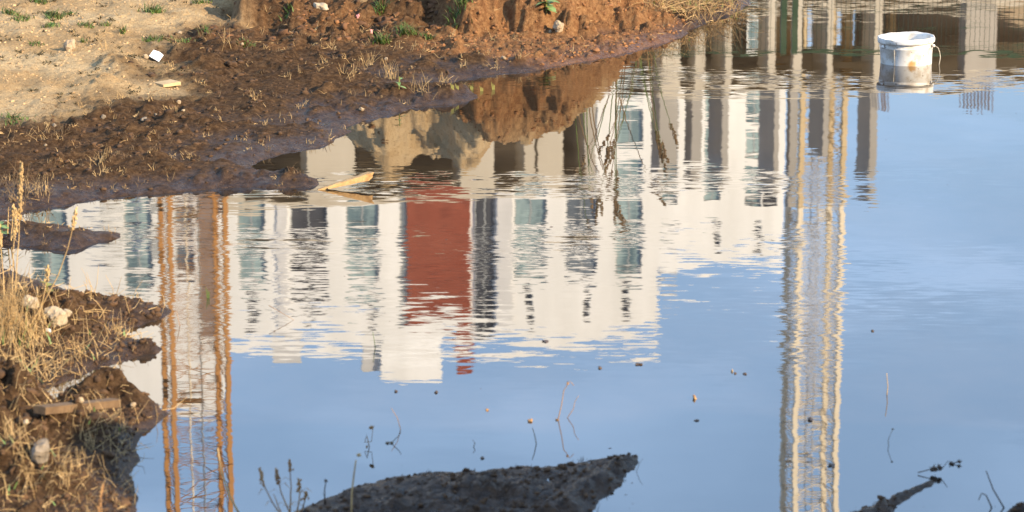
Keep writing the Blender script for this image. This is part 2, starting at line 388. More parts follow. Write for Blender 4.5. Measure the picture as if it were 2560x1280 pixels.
M['wood_old'] = rough_mat('old_plank', (.085, .050, .026), (.17, .105, .055), 12, .85, .3, 60)
M['paper'] = rough_mat('white_scrap', (.76, .77, .78), (.84, .84, .85), 12, .7)
M['foam'] = rough_mat('tan_block', (.40, .27, .14), (.50, .36, .20), 20, .85, .2, 90)
M['pink'] = rough_mat('pink_petal', (.55, .20, .20), (.68, .32, .30), 20, .7)
M['debris'] = rough_mat('wet_debris', (.035, .024, .018), (.11, .07, .045), 60, .5)
M['wire'] = rough_mat('bucket_wire', (.45, .40, .33), (.6, .55, .47), 30, .5)
M['concrete'] = rough_mat('raw_concrete', (.43, .385, .315), (.52, .475, .40), .6, .9, detail=6, world=True, stretch=.3)
M['concrete_shade'] = rough_mat('shaded_concrete', (.30, .285, .265), (.37, .355, .335), .6, .9, detail=6, world=True, stretch=.3)  # darker concrete for the wall stubs: shade of their unlit sides put into the colour
M['concrete2'] = rough_mat('grey_concrete', (.33, .30, .265), (.42, .39, .35), .6, .9, detail=6, world=True, stretch=.3)
M['block'] = rough_mat('block_wall', (.25, .20, .155), (.34, .28, .22), .8, .95, world=True)
M['column_sunlit'] = rough_mat('sunlit_column', (.52, .36, .17), (.66, .48, .26), .8, .85)  # sunlit yellow of the inner columns, put into the base colour
M['render_white'] = rough_mat('white_render', (.72, .72, .71), (.84, .84, .84), .5, .85, world=True, stretch=.15)
M['render_pale'] = rough_mat('pale_grey_render', (.56, .56, .57), (.66, .66, .67), .4, .85)
M['render_grey'] = rough_mat('grey_render', (.42, .42, .42), (.5, .5, .5), .3, .85)
M['brick_red'] = rough_mat('red_panel', (.19, .043, .028), (.29, .073, .044), .7, .8, world=True, stretch=1.5)
M['brown_panel'] = rough_mat('brown_panel', (.20, .15, .14), (.27, .21, .19), .4, .8, world=True)
M['glass_teal'] = rough_mat('teal_glass', (.085, .14, .16), (.36, .47, .47), .9, .12, spec=.8, detail=2, world=True, stretch=.35)
M['glass_grey'] = rough_mat('grey_glass', (.07, .085, .10), (.20, .23, .26), .5, .12, spec=.8, detail=2, world=True, stretch=.35)
M['glass_dark'] = rough_mat('dark_glass', (.02, .02, .022), (.07, .07, .075), .5, .15, spec=.6, detail=2, world=True, stretch=.35)
M['frame_grey'] = rough_mat('window_frame', (.30, .32, .33), (.38, .40, .41), 1, .5)
M['crane_orange'] = rough_mat('crane_orange', (.34, .155, .042), (.47, .23, .068), .9, .55)
M['crane_ochre'] = rough_mat('crane_ochre', (.46, .345, .19), (.58, .45, .27), .9, .55)
M['crane_cream'] = rough_mat('crane_cream', (.70, .60, .45), (.80, .72, .58), .9, .55)
M['crane_steel'] = rough_mat('crane_steel', (.36, .33, .30), (.5, .47, .43), .9, .5)
M['fence_green'] = rough_mat('fence_green', (.030, .062, .030), (.045, .085, .045), 2, .5)
M['rebar'] = rough_mat('rebar', (.13, .085, .06), (.22, .14, .10), 3, .8)

# ------------------------------------------------------------------ building blocks
class MB:
    """collects shapes; build() links them as one mesh object"""
    def __init__(s): s.v, s.f = [], []
    def add(s, v, f):
        o = len(s.v); s.v.extend(v); s.f.extend([tuple(i + o for i in q) for q in f]); return s
    def box(s, lo, hi, fn=None):
        c = [(x, y, z) for z in (lo[2], hi[2]) for y in (lo[1], hi[1]) for x in (lo[0], hi[0])]
        if fn: c = [fn(*q) for q in c]
        return s.add(c, [(0, 2, 3, 1), (4, 5, 7, 6), (0, 1, 5, 4), (2, 6, 7, 3), (0, 4, 6, 2), (1, 3, 7, 5)])
    def tube(s, pts, r, sides=4, cap=True):
        pts = [Vector(p) for p in pts]; n = len(pts)
        rr = r if isinstance(r, (list, tuple)) else [r] * n
        v, f = [], []
        for i, p in enumerate(pts):
            t = (pts[min(i + 1, n - 1)] - pts[max(i - 1, 0)])
            t = t.normalized() if t.length > 1e-9 else Vector((0, 0, 1))
            a = t.cross(Vector((.31, .87, .13))); a = a.normalized() if a.length > 1e-6 else Vector((1, 0, 0)); b = t.cross(a)
            for k in range(sides):
                w = 2 * math.pi * k / sides; v.append(tuple(p + rr[i] * (math.cos(w) * a + math.sin(w) * b)))
        for i in range(n - 1):
            for k in range(sides):
                k2 = (k + 1) % sides
                f.append((i * sides + k, i * sides + k2, (i + 1) * sides + k2, (i + 1) * sides + k))
        if cap: f.append(tuple(reversed(range(sides)))); f.append(tuple((n - 1) * sides + k for k in range(sides)))
        return s.add(v, f)
    def blade(s, pts, w, side):
        """a folded leaf blade: three points across, tapering along pts"""
        side = Vector(side); v, f = [], []
        for i, p in enumerate(pts):
            p = Vector(p); k = w[i] if isinstance(w, (list, tuple)) else w * (1 - (i / (len(pts) - 1)) ** 2) + .0004
            v += [tuple(p - side * k), tuple(p + Vector((0, 0, -.25 * k))), tuple(p + side * k)]
        for i in range(len(pts) - 1):
            a = i * 3; f += [(a, a + 1, a + 4, a + 3), (a + 1, a + 2, a + 5, a + 4)]
        return s.add(v, f)
    def ball(s, c, r, seed=0, jag=.25, level=1):
        v, f = ICO[level]; rn = random.Random(seed); rx, ry, rz = r if isinstance(r, (tuple, list)) else (r, r, r)
        ph = [rn.uniform(0, 6.3) for _ in range(6)]
        out = []
        for x, y, z in v:
            k = 1 + jag * (.5 * math.sin(3.1 * x + ph[0] + 2 * z) + .4 * math.sin(4.3 * y + ph[1] - 1.7 * x) + .35 * math.sin(5.2 * z + ph[2] + 2.2 * y)) + jag * .3 * rn.uniform(-1, 1)
            out.append((c[0] + rx * x * k, c[1] + ry * y * k, c[2] + rz * z * k))
        return s.add(out, f)
    def build(s, name, m, parent=None, smooth=False, loc=None):
        me = bpy.data.meshes.new(name)
        v = s.v
        if loc is not None: v = [(x - loc[0], y - loc[1], z - loc[2]) for x, y, z in v]
        me.from_pydata(v, [], s.f); me.materials.append(M[m] if isinstance(m, str) else m)
        if smooth: me.polygons.foreach_set('use_smooth', [True] * len(me.polygons))
        me.update()
        o = bpy.data.objects.new(name, me); COL.objects.link(o)
        if loc is not None: o.location = loc
        if parent is not None: o.parent = parent; 
        return o
def _ico():
    t = (1 + 5 ** .5) / 2
    v = [Vector(q).normalized() for q in ((-1, t, 0), (1, t, 0), (-1, -t, 0), (1, -t, 0), (0, -1, t), (0, 1, t), (0, -1, -t), (0, 1, -t), (t, 0, -1), (t, 0, 1), (-t, 0, -1), (-t, 0, 1))]
    f = [(0, 11, 5), (0, 5, 1), (0, 1, 7), (0, 7, 10), (0, 10, 11), (1, 5, 9), (5, 11, 4), (11, 10, 2), (10, 7, 6), (7, 1, 8), (3, 9, 4), (3, 4, 2), (3, 2, 6), (3, 6, 8), (3, 8, 9), (4, 9, 5), (2, 4, 11), (6, 2, 10), (8, 6, 7), (9, 8, 1)]
    out = [([tuple(q) for q in v], f)]
    for _ in range(2):
        cache = {}; v2 = [Vector(q) for q in out[-1][0]]; f2 = []
        def mid(a, b):
            k = (min(a, b), max(a, b))
            if k not in cache: cache[k] = len(v2); v2.append((v2[a] + v2[b]).normalized())
            return cache[k]
        for a, b, c in out[-1][1]:
            ab, bc, ca = mid(a, b), mid(b, c), mid(c, a); f2 += [(a, ab, ca), (b, bc, ab), (c, ca, bc), (ab, bc, ca)]
        out.append(([tuple(q) for q in v2], f2))
    return out
ICO = _ico()
def tag(o, label=None, cat=None, group=None, kind=None):
    if label: o['label'] = label
    if cat: o['category'] = cat
    if group: o['group'] = group
    if kind: o['kind'] = kind
    return o
def empty(name, loc=(0, 0, 0), rz=0.0):
    o = bpy.data.objects.new(name, None); o.empty_display_size = .1; COL.objects.link(o); o.location = loc; o.rotation_euler = (0, 0, rz); return o
def share(name, mesh, parent, loc=(0, 0, 0), rz=0.0):
    o = bpy.data.objects.new(name, mesh); COL.objects.link(o); o.parent = parent; o.location = loc; o.rotation_euler = (0, 0, rz); return o

# ------------------------------------------------------------------ ground: one sheet, fine where the camera looks, reaching the horizon
def spread(a, b, fine, grow, end_lo, end_hi):
    lo, s, q = [], fine, a
    while q > end_lo: s *= grow; q -= s; lo.append(max(q, end_lo))
    hi, s, q = [], fine, b
    while q < end_hi: s *= grow; q += s; hi.append(min(q, end_hi))
    return lo[::-1], hi
xm = np.arange(-3.25, 1.9, .0098)
lo, hi = spread(xm[0], xm[-1], .0098, 1.22, -2500, 2500)
XS = np.concatenate([lo, xm, hi])
ym, q = [], 6.05
while q < 18.2: ym.append(q); q += .0014 * q
lo, hi = spread(ym[0], ym[-1], .02, 1.22, -2500, 2500)
YS = np.concatenate([lo, ym, hi])
GX, GY = np.meshgrid(XS, YS)
gh, gd, gs, gr, gw, gb = terrain(GX.ravel(), GY.ravel())
NX, NY = len(XS), len(YS)
HG, DG = gh.reshape(NY, NX), gd.reshape(NY, NX)
SG, RG, WG, BG = gs.reshape(NY, NX), gr.reshape(NY, NX), gw.reshape(NY, NX), gb.reshape(NY, NX)
me = bpy.data.meshes.new('ground')
nv = NX * NY
co = np.stack([GX.ravel(), GY.ravel(), gh], 1).astype(np.float32)
idx = np.arange(nv).reshape(NY, NX)
quad = np.stack([idx[:-1, :-1], idx[:-1, 1:], idx[1:, 1:], idx[1:, :-1]], -1).reshape(-1, 4)
deep = (gd[quad] < -.35).all(1) & (np.abs(co[quad, 0]) < 3.0).all(1)      # under opaque water: coarse squares are enough, drop the fine ones
quad = quad[~deep]
me.vertices.add(nv); me.vertices.foreach_set('co', co.ravel())
me.loops.add(quad.size); me.loops.foreach_set('vertex_index', quad.ravel().astype(np.int32))
me.polygons.add(len(quad)); me.polygons.foreach_set('loop_start', np.arange(0, quad.size, 4, dtype=np.int32))
me.update(calc_edges=True)
for nm_, arr in (('sand', gs), ('red', gr), ('wet', gw)):
    a = me.attributes.new(nm_, 'FLOAT', 'POINT'); a.data.foreach_set('value', arr.astype(np.float32))
me.polygons.foreach_set('use_smooth', np.ones(len(quad), bool))
me.materials.append(M['soil'])
ground = bpy.data.objects.new('ground', me); COL.objects.link(ground); tag(ground, kind='structure')

def sample(G, x, y):
    i = np.clip(np.searchsorted(XS, x) - 1, 0, NX - 2); j = np.clip(np.searchsorted(YS, y) - 1, 0, NY - 2)
    u = (x - XS[i]) / (XS[i + 1] - XS[i]); v = (y - YS[j]) / (YS[j + 1] - YS[j])
    return (G[j, i] * (1 - u) + G[j, i + 1] * u) * (1 - v) + (G[j + 1, i] * (1 - u) + G[j + 1, i + 1] * u) * v
def hz(x, y): return float(sample(HG, np.array([x]), np.array([y]))[0])
def on(px, py):
    """ground or water point under a photo pixel"""
    dx, dy, dz = ray(px, py); Y = np.linspace(5.2, 26, 6000); t = Y / dy
    zr = CAM_H + dz * t; zg = np.maximum(sample(HG, dx * t, Y), 0)
    k = int(np.argmax(zr <= zg)); 
    return Vector((dx * t[k], Y[k], float(zg[k])))
def mpp(p): return p.y / FPX            # metres for one photo pixel there

# ------------------------------------------------------------------ water
wb = MB(); wb.add([(-9, 3.5, 0), (12, 3.5, 0), (12, 27.6, 0), (-9, 27.6, 0)], [(0, 1, 2, 3)])
tag(wb.build('water', 'water'), kind='structure')

# ------------------------------------------------------------------ buildings across the pond (they show as reflections)
class Front:
    """a street front: local u along it, v into the building, z up"""
    def __init__(s, px, Y, deg):
        s.a = math.radians(deg); s.Y = Y; x, y, _ = seen_in_water(px, 500, Y); s.O = (x, y)
    def u(s, px, py=500):
        dx, dy, _ = ray(px, py); k = dx / dy
        return (k * s.O[1] - s.O[0]) / (math.cos(s.a) - k * math.sin(s.a))
    def z(s, px, py):
        u = s.u(px, py); return seen_in_water(px, py, s.O[1] + u * math.sin(s.a))[2]
    def root(s, name): return empty(name, (s.O[0], s.O[1], 0), s.a)

def facade(mb, us, zs, openings, depth):
    """wall front at v = 0 with real openings and their reveals"""
    ub = sorted(set([us[0], us[1]] + [o[0] for o in openings] + [o[1] for o in openings]))
    zb = sorted(set([zs[0], zs[1]] + [o[2] for o in openings] + [o[3] for o in openings]))
    for i in range(len(ub) - 1):
        uc = (ub[i] + ub[i + 1]) / 2
        col = [o for o in openings if o[0] < uc < o[1]]
        run = None
        for j in range(len(zb) - 1):
            zc = (zb[j] + zb[j + 1]) / 2
            hole = any(o[2] < zc < o[3] for o in col)
            if not hole and run is None: run = zb[j]
            if run is not None and (hole or j == len(zb) - 2):
                e = zb[j] if hole else zb[j + 1]
                mb.add([(ub[i], 0, run), (ub[i + 1], 0, run), (ub[i + 1], 0, e), (ub[i], 0, e)], [(0, 1, 2, 3)]); run = None
    for a, b, c, d in openings:
        mb.add([(a, 0, c), (b, 0, c), (b, 0, d), (a, 0, d), (a, depth, c), (b, depth, c), (b, depth, d), (a, depth, d)],
               [(0, 4, 5, 1), (1, 5, 6, 2), (2, 6, 7, 3), (3, 7, 4, 0), (4, 7, 6, 5)])
WINDOW_CACHE = {}
def window(parent, a, b, c, d, v, glass, bars=1):
    w, h = b - a, d - c; key = (round(w, 2), round(h, 2), glass, bars)
    if key not in WINDOW_CACHE:
        f = MB(); t = .09
        f.box((0, 0, 0), (w, .07, t)); f.box((0, 0, h - t), (w, .07, h)); f.box((0, 0, t), (t, .07, h - t)); f.box((w - t, 0, t), (w, .07, h - t))
        for k in range(bars):
            x = w * (k + 1) / (bars + 1); f.box((x - t / 2, .004, t), (x + t / 2, .066, h - t))
        fo = f.build('window', 'frame_grey'); g = MB(); g.box((t, .03, t), (w - t, .045, h - t)); go = g.build('pane', glass)
        WINDOW_CACHE[key] = (fo.data, go.data); bpy.data.objects.remove(fo); bpy.data.objects.remove(go)
    fm, gm = WINDOW_CACHE[key]
    o = share('window', fm, parent, (a, v, c)); share('pane', gm, o)
def slab_box(mb, u0, u1, v0, v1, z0, z1): mb.box((u0, v0, z0), (u1, v1, z1))

# white apartment block with the red bay
F = Front(1280, 190, 5)
r = F.root('apartment_building'); tag(r, 'white apartment block with a red vertical bay, mirrored across the middle of the pond', 'building')
Z = lambda py: F.z(1280, py)
st_h = (Z(690) - Z(580)); roof = F.z(1640, 858)
cols = [(594, 661, 'glass_teal', 1),
        (724, 818, 'glass_dark', 1), (866, 946, 'glass_teal', 1), (1286, 1366, 'glass_teal', 1), (1415, 1492, 'glass_grey', 1), (1541, 1606, 'glass_teal', 1)]
rows = []
k = 0
while Z(612) - k * st_h > 9: rows.append((Z(612) - k * st_h, Z(690) - k * st_h)); k += 1
ops, wins = [], []
for a, b, g, bars in cols:
    for c, d in rows: ops.append((F.u(a), F.u(b), c, d)); wins.append((F.u(a), F.u(b), c, d, g, bars))
for a, b in ((612, 640), (762, 780), (916, 936), (1311, 1331), (1459, 1476), (1556, 1575)):
    ops.append((F.u(a), F.u(b), Z(742), Z(786))); wins.append((F.u(a), F.u(b), Z(742), Z(786), 'glass_dark', 0))
bay = (F.u(998), F.u(1238), rows[-1][0] - .4, Z(800)); ops.append(bay)
w = MB(); U0, U1 = F.u(440), F.u(1648); facade(w, (U0, U1), (0, roof), ops, .32)
w.add([(U1, 0, 0), (U1, 15, 0), (U1, 15, roof), (U1, 0, roof), (U0, 0, 0), (U0, 15, 0), (U0, 15, roof), (U0, 0, roof)], [(0, 1, 2, 3), (4, 7, 6, 5), (1, 5, 6, 2), (3, 2, 6, 7)])
w.build('wall', 'render_white', r)
for a, b, c, d, g, bars in wins: window(r, a, b, c, d, .20, g, bars)
zc = bay[2]
while zc < bay[3] - .5:            # the red bay, storey by storey
    zt = min(zc + st_h, bay[3])
    p = MB(); p.box((F.u(1017), .10, zc), (F.u(1175), .30, zt - .10)); p.build('red_panel', 'brick_red', r)
    window(r, F.u(1187), F.u(1237), zc + .05, zt - .05, .2, 'glass_dark', 1); window(r, F.u(999), F.u(1016), zc + .05, zt - .05, .22, 'glass_grey', 0)
    zc += st_h
def rooftop(name, a, b, py, v0, v1, m, F=F, r=r, roof=roof):
    x = MB(); x.box((F.u(a), v0, roof - .05), (F.u(b), v1, F.z((a + b) / 2, py) + v0 * .14)); x.build(name, m, r)
rooftop('penthouse', 952, 1104, 972, 1.2, 7, 'render_white'); rooftop('flue', 905, 948, 938, 1.6, 3, 'render_grey'); rooftop('vent_housing', 672, 746, 925, 1.4, 4, 'render_grey')
rooftop('red_chimney', 1146, 1184, 948, 1.6, 3, 'brick_red')
for a, b in ((690, 716), (1242, 1280)):
    x = MB(); x.box((F.u(a), -.12, 4), (F.u(b), .05, roof - 2.2)); x.build('grey_pilaster', 'render_pale', r)
rooftop('parapet', 440, 1647, 866, .03, .35, 'render_white')

# the nearer block on the left, behind the orange crane
F0 = Front(300, 160, 5)
r = F0.root('apartment_building'); tag(r, 'nearest white apartment block, mirrored behind the orange crane mast', 'building')
roof0 = F0.z(480, 1035); s0 = F0.z(300, 690) - F0.z(300, 570)
ops, wins = [], []
for a, b, g, bars in ((-240, -150, 'glass_teal', 1), (-90, 0, 'glass_grey', 1), (72, 166, 'glass_teal', 1), (308, 377, 'glass_teal', 1), (436, 482, 'glass_grey', 0)):
    for k in range(9):
        c, d = F0.z(300, 625) - k * s0, F0.z(300, 705) - k * s0
        ops.append((F0.u(a), F0.u(b), c, d)); wins.append((F0.u(a), F0.u(b), c, d, g, bars))
bay0 = (F0.u(494), F0.u(532), 6.0, F0.z(500, 870)); ops.append(bay0)
w = MB(); U0, U1 = F0.u(-420), F0.u(548); facade(w, (U0, U1), (0, roof0), ops, .32)
w.add([(U1, 0, 0), (U1, 14, 0), (U1, 14, roof0), (U1, 0, roof0), (U0, 0, 0), (U0, 14, 0), (U0, 14, roof0), (U0, 0, roof0)], [(0, 1, 2, 3), (4, 7, 6, 5), (1, 5, 6, 2), (3, 2, 6, 7)])
w.build('wall', 'render_white', r)
for a, b, c, d, g, bars in wins: window(r, a, b, c, d, .2, g, bars)
zc = bay0[2]
while zc < bay0[3] - .5:
    zt = min(zc + s0, bay0[3]); q = MB(); q.box((bay0[0] + .02, .06, zc), (bay0[1] - .02, .30, zt - .12)); q.build('brown_panel', 'brown_panel', r); zc += s0
for k in range(4):
    for a, b in ((255, 306), (378, 398)):
        zb = F0.z(300, 600) - k * s0; x = MB(); x.box((F0.u(a), -.9, zb - .15), (F0.u(b), .02, zb)); po = x.build('balcony', 'concrete2', r)
        y = MB()
        for i in range(14): uu = F0.u(a) + (F0.u(b) - F0.u(a)) * i / 13; y.box((uu - .015, -.88, zb), (uu + .015, -.85, zb + 1.05))
        y.box((F0.u(a), -.89, zb + 1.05), (F0.u(b), -.84, zb + 1.10)); y.build('railing', 'frame_grey', po)
rooftop('parapet', -420, 547, 1040, .03, .35, 'render_white', F0, r, roof0)

# the second white block, set back to the right
F2 = Front(1800, 216, 5)
r = F2.root('apartment_building'); tag(r, 'white apartment block set farther back, mirrored beside the pale crane mast', 'building')
roof2 = F2.z(1800, 655); s2 = 3.05
ops, wins = [], []
for a, b, g, bars in ((1652, 1693, 'glass_teal', 1), (1760, 1800, 'glass_teal', 1), (1862, 1904, 'glass_teal', 1), (1907, 1944, 'glass_dark', 0)):
    for k in range(9):
        c, d = F2.z(1800, 430) - k * s2, F2.z(1800, 430) - k * s2 + 2.3
        ops.append((F2.u(a), F2.u(b), c, d)); wins.append((F2.u(a), F2.u(b), c, d, g, bars))
for a, b in ((1786, 1802), (1888, 1906)):
    ops.append((F2.u(a), F2.u(b), F2.z(1800, 566), F2.z(1800, 604))); wins.append((*ops[-1], 'glass_dark', 0))
w = MB(); U0, U1 = F2.u(1480), F2.u(1960); facade(w, (U0, U1), (0, roof2), ops, .32)
w.add([(U1, 0, 0), (U1, 14, 0), (U1, 14, roof2), (U1, 0, roof2), (U0, 0, 0), (U0, 14, 0), (U0, 14, roof2), (U0, 0, roof2)], [(0, 1, 2, 3), (4, 7, 6, 5), (1, 5, 6, 2), (3, 2, 6, 7)])
w.build('wall', 'render_white', r)
for a, b, c, d, g, bars in wins: window(r, a, b, c, d, .2, g, bars)
rooftop('parapet', 1480, 1959, 670, .03, .35, 'render_white', F2, r, roof2); rooftop('stair_housing', 1660, 1700, 700, 1.2, 5, 'render_grey', F2, r, roof2)

# raw concrete frames in front of them
def frame_building(F, r, u0, u1, top, sh, n, depth, walls, edge=.34):
    """slabs and piers, storey by storey, as parts that share meshes; walls = (u0, u1, v0, v1, material, name)"""
    s = MB(); s.box((u0, 0, -edge), (u1, depth, 0)); so = s.build('floor_slab', 'concrete', r); so.location = (0, 0, top)
    for k in range(1, n): share('floor_slab', so.data, r, (0, 0, top - k * sh))
    for a, b, c, d, m, nm in walls:
        p = MB(); p.box((a, c, 0), (b, d, sh - edge)); po = p.build(nm, m, r); po.location = (0, 0, top - sh)
        for k in range(1, n): share(nm, po.data, r, (0, 0, top - sh * (k + 1)))
F = Front(1000, 112, 14)
r = F.root('concrete_frame'); tag(r, 'raw concrete building frame under construction, mirrored below the red mound', 'building')
piers = [(556, 612), (770, 888), (1152, 1236), (1312, 1338), (1345, 1408)]
wl_ = [(F.u(a), F.u(b), .02, 1.6, 'concrete', 'pier') for a, b in piers]
wl_ += [(F.u(560), F.u(1480), 10.0, 10.3, 'block', 'block_wall'), (F.u(1462), F.u(1488), .02, 5.0, 'concrete2', 'pier'), (F.u(960), F.u(1010), 5.2, 6.0, 'concrete2', 'pier'), (F.u(1430), F.u(1462), 6, 6.5, 'column_sunlit', 'inner_column')]
frame_building(F, r, F.u(552), F.u(1492), F.z(1000, 498), 3.25, 5, 10.3, wl_)
F = Front(2100, 118, 14)
r = F.root('concrete_frame'); tag(r, 'raw concrete frame with unfinished upper walls, mirrored behind the white bucket', 'building')
top = F.z(2100, 221)
wl_ = [(F.u(a), F.u(b), .02, d, 'concrete', 'pier') for a, b, d in ((1652, 1697, 1.2), (1733, 1758, 1.0), (1808, 1824, 1.9), (1914, 1932, 1.4), (1976, 1997, .35), (2060, 2074, 1.8), (2176, 2194, 1.5), (2600, 2640, 1.5))]
wl_ += [(F.u(2397), F.u(2473), -.16, .6, 'concrete2', 'pier')]
wl_ += [(F.u(2025), F.u(2062), 6.0, 6.4, 'column_sunlit', 'inner_column'), (F.u(2072), F.u(2112), 6.5, 6.9, 'column_sunlit', 'inner_column'), (F.u(2332), F.u(2346), 5.5, 6.0, 'column_sunlit', 'inner_column'), (F.u(2196), F.u(2216), 4.5, 5.0, 'column_sunlit', 'inner_column')]  # columns inside the frame, with the sunlit tone in their colour
wl_ += [(F.u(a), F.u(b), 9.0, 9.3, 'block', 'block_wall') for a, b in ((1645, 2030), (2072, 2180), (2208, 2240), (2318, 2360), (2372, 2790))]
frame_building(F, r, F.u(1640), F.u(2820), top, 3.35, 4, 10.0, wl_)
for a, b, d, py in ((1652, 1697, 1.2, 440), (1733, 1758, 1.0, 430), (1808, 1824, 1.9, 478), (1938, 1950, 2.0, 490), (1977, 1996, .4, 515), (2060, 2074, 1.8, 400), (2176, 2194, 1.5, 478)):
    p = MB(); p.box((F.u(a), .3, top), (F.u(b), .3 + d, F.z((a + b) / 2, py))); p.build('wall_stub', 'concrete_shade', r)
for a, b, n, h in ((2400, 2470, 9, 1.15), (2198, 2212, 3, 1.1)):
    for i in range(n):
        u = F.u(a) + (F.u(b) - F.u(a)) * i / (n - 1); p = MB()
        for v in (-.05, .4): p.tube([(u, v, top - .1), (u + .02, v, top + h + .1 * ((i * 7) % 3))], .02, 4)
        p.build('rebar', 'rebar', r)
    p = MB()
    for zz in (.25, .5, .75): p.tube([(F.u(a), -.05, top + zz), (F.u(b), -.05, top + zz)], .012, 4)
    p.build('rebar_tie', 'rebar', r)

# tower cranes
def crane(px, D, side, deg, zones, label, steel):
    x, y, _ = seen_in_water(px, 800, D)
    r = empty('tower_crane', (x, y, 0), math.radians(deg)); tag(r, label, 'crane', 'tower cranes on the building site')
    s = side / 2; sh = 2.9; leg = .12 if side > 2 else .07; cache = {}
    b = MB(); b.box((-1.6, -1.6, 0), (1.6, 1.6, .9)); b.build('footing', 'concrete2', r)
    k, z = 0, .9
    while z < 40:
        m = [mm for zz, mm in zones if z >= zz][-1]
        if m not in cache:
            t = MB(); w = .036 if side > 2 else .02; n = 3; h = sh / n
            for i in range(n):
                for (ax, ay), (bx, by) in (((-s, -s), (s, -s)), ((s, -s), (s, s)), ((s, s), (-s, s)), ((-s, s), (-s, -s))):
                    t.tube([(ax, ay, i * h + .02), (bx, by, i * h + .02)], w, 4)
                    p0, p1 = ((ax, ay, i * h), (bx, by, (i + 1) * h)) if (i % 2) else ((bx, by, i * h), (ax, ay, (i + 1) * h))
                    t.tube([p0, p1], w, 4)
                    t.tube([(p0[0], p0[1], p1[2]), (p1[0], p1[1], p0[2])], w * .8, 4)
            lo_ = t.build('lattice', m); l = MB(); l.box((-leg, -leg, 0), (leg, leg, sh - .03)); lg = l.build('leg', m)
            cache[m] = (lo_.data, lg.data); bpy.data.objects.remove(lo_); bpy.data.objects.remove(lg)
        la = share('mast_section', cache[m][0], r, (0, 0, z))
        for ax in (-s, s):
            for ay in (-s, s): share('leg', cache[m][1], la, (ax, ay, 0))
        z += sh
    t = MB()
    for xx in (-.18, .18): t.tube([(xx, .1, .9), (xx, .1, z)], .025, 4)
    zz = 1.2
    while zz < z: t.tube([(-.18, .1, zz), (.18, .1, zz)], .014, 4); zz += .3
    t.build('ladder', steel, r)
    zz = 8.0
    while zz < z:
        t = MB(); t.box((-s + .1, -.1, zz), (.25, s - .1, zz + .05)); t.build('rest_platform', steel, r); zz += 5.8
    t = MB(); t.box((-1.1, -1.1, z), (1.1, 1.1, z + 1.0)); t.box((-.8, -.8, z + 1.0), (.8, .8, z + 1.6)); t.build('slewing_head', zones[-1][1], r)
crane(487, 80, 1.62, 16.5, [(0, 'crane_orange')], 'orange tower crane mast, mirrored at the left of the pond', 'crane_cream')
crane(2031, 134, 2.1, 10.5, [(0, 'crane_ochre'), (24.0, 'crane_cream')], 'pale yellow tower crane mast, mirrored at the right of the pond', 'crane_steel')

# green mesh fence on the far side
r = empty('mesh_fence', (0, 29, 0)); tag(r, 'green welded mesh fence on the far side, mirrored above the bucket', 'fence')
fz = hz(3.0, 29) - .02
x0 = seen_in_water(1987, 60, 29)[0]
pm = MB(); pm.box((-.03, -.03, 0), (.03, .03, 2.0)); po = pm.build('post', 'fence_green', r); po.location = (x0, 0, fz)
for xx in (x0 - .115, x0 + 2.56, x0 + 5.12, x0 - 2.7, x0 - 5.2): share('post', po.data, r, (xx, 0, fz))
pn = MB()
for i in range(51): pn.tube([(.03 + i * .05, 0, .05), (.03 + i * .05, 0, 1.98)], .0028, 3, False)
for zz in np.arange(.1, 2.0, .2):
    for yy in (-.006, .006): pn.tube([(.0, yy, zz), (2.56, yy, zz)], .0035, 3, False)
po = pn.build('mesh_panel', 'fence_green', r); tag(po, kind='stuff'); po.location = (x0, 0, fz)
for xx in (x0 + 2.56, x0 - 2.68, x0 - 5.2): tag(share('mesh_panel', po.data, r, (xx, 0, fz)), kind='stuff')
pt = MB(); pt.box((0, -.012, 1.955), (2.56, .012, 1.982)); po = pt.build('top_rail', 'fence_green', r); po.location = (x0, 0, fz)
for xx in (x0 + 2.56, x0 - 2.68, x0 - 5.2): share('top_rail', po.data, r, (xx, 0, fz))

# unseen mound added beside the camera to throw shade over the near water's edge
n_u, n_v = 60, 34; v_, f_ = [], []
gx_, gy_ = np.meshgrid(np.linspace(2.2, 10.5, n_u), np.linspace(1.5, 5.6, n_v)); fx_, fy_ = gx_.ravel(), gy_.ravel()
hh = 2.8 * np.exp(-((fy_ - 3.5) / .95) ** 2) * smooth(fx_, 2.4, 4.0) * smooth(fx_, 10.4, 9.0) * (1 + .10 * fbm(fx_ * 1.1, fy_ * 1.1, 4, 201)) - .05
hm = MB(); hm.add([(float(a), float(b), float(c)) for a, b, c in zip(fx_, fy_, hh)], [(j * n_u + i, j * n_u + i + 1, (j + 1) * n_u + i + 1, (j + 1) * n_u + i) for j in range(n_v - 1) for i in range(n_u - 1)])
tag(hm.build('shade_mound', 'clod', None, True, (6.3, 3.0, 0)), 'unseen long brown mound added beside the camera to shade the near water', 'shade caster')

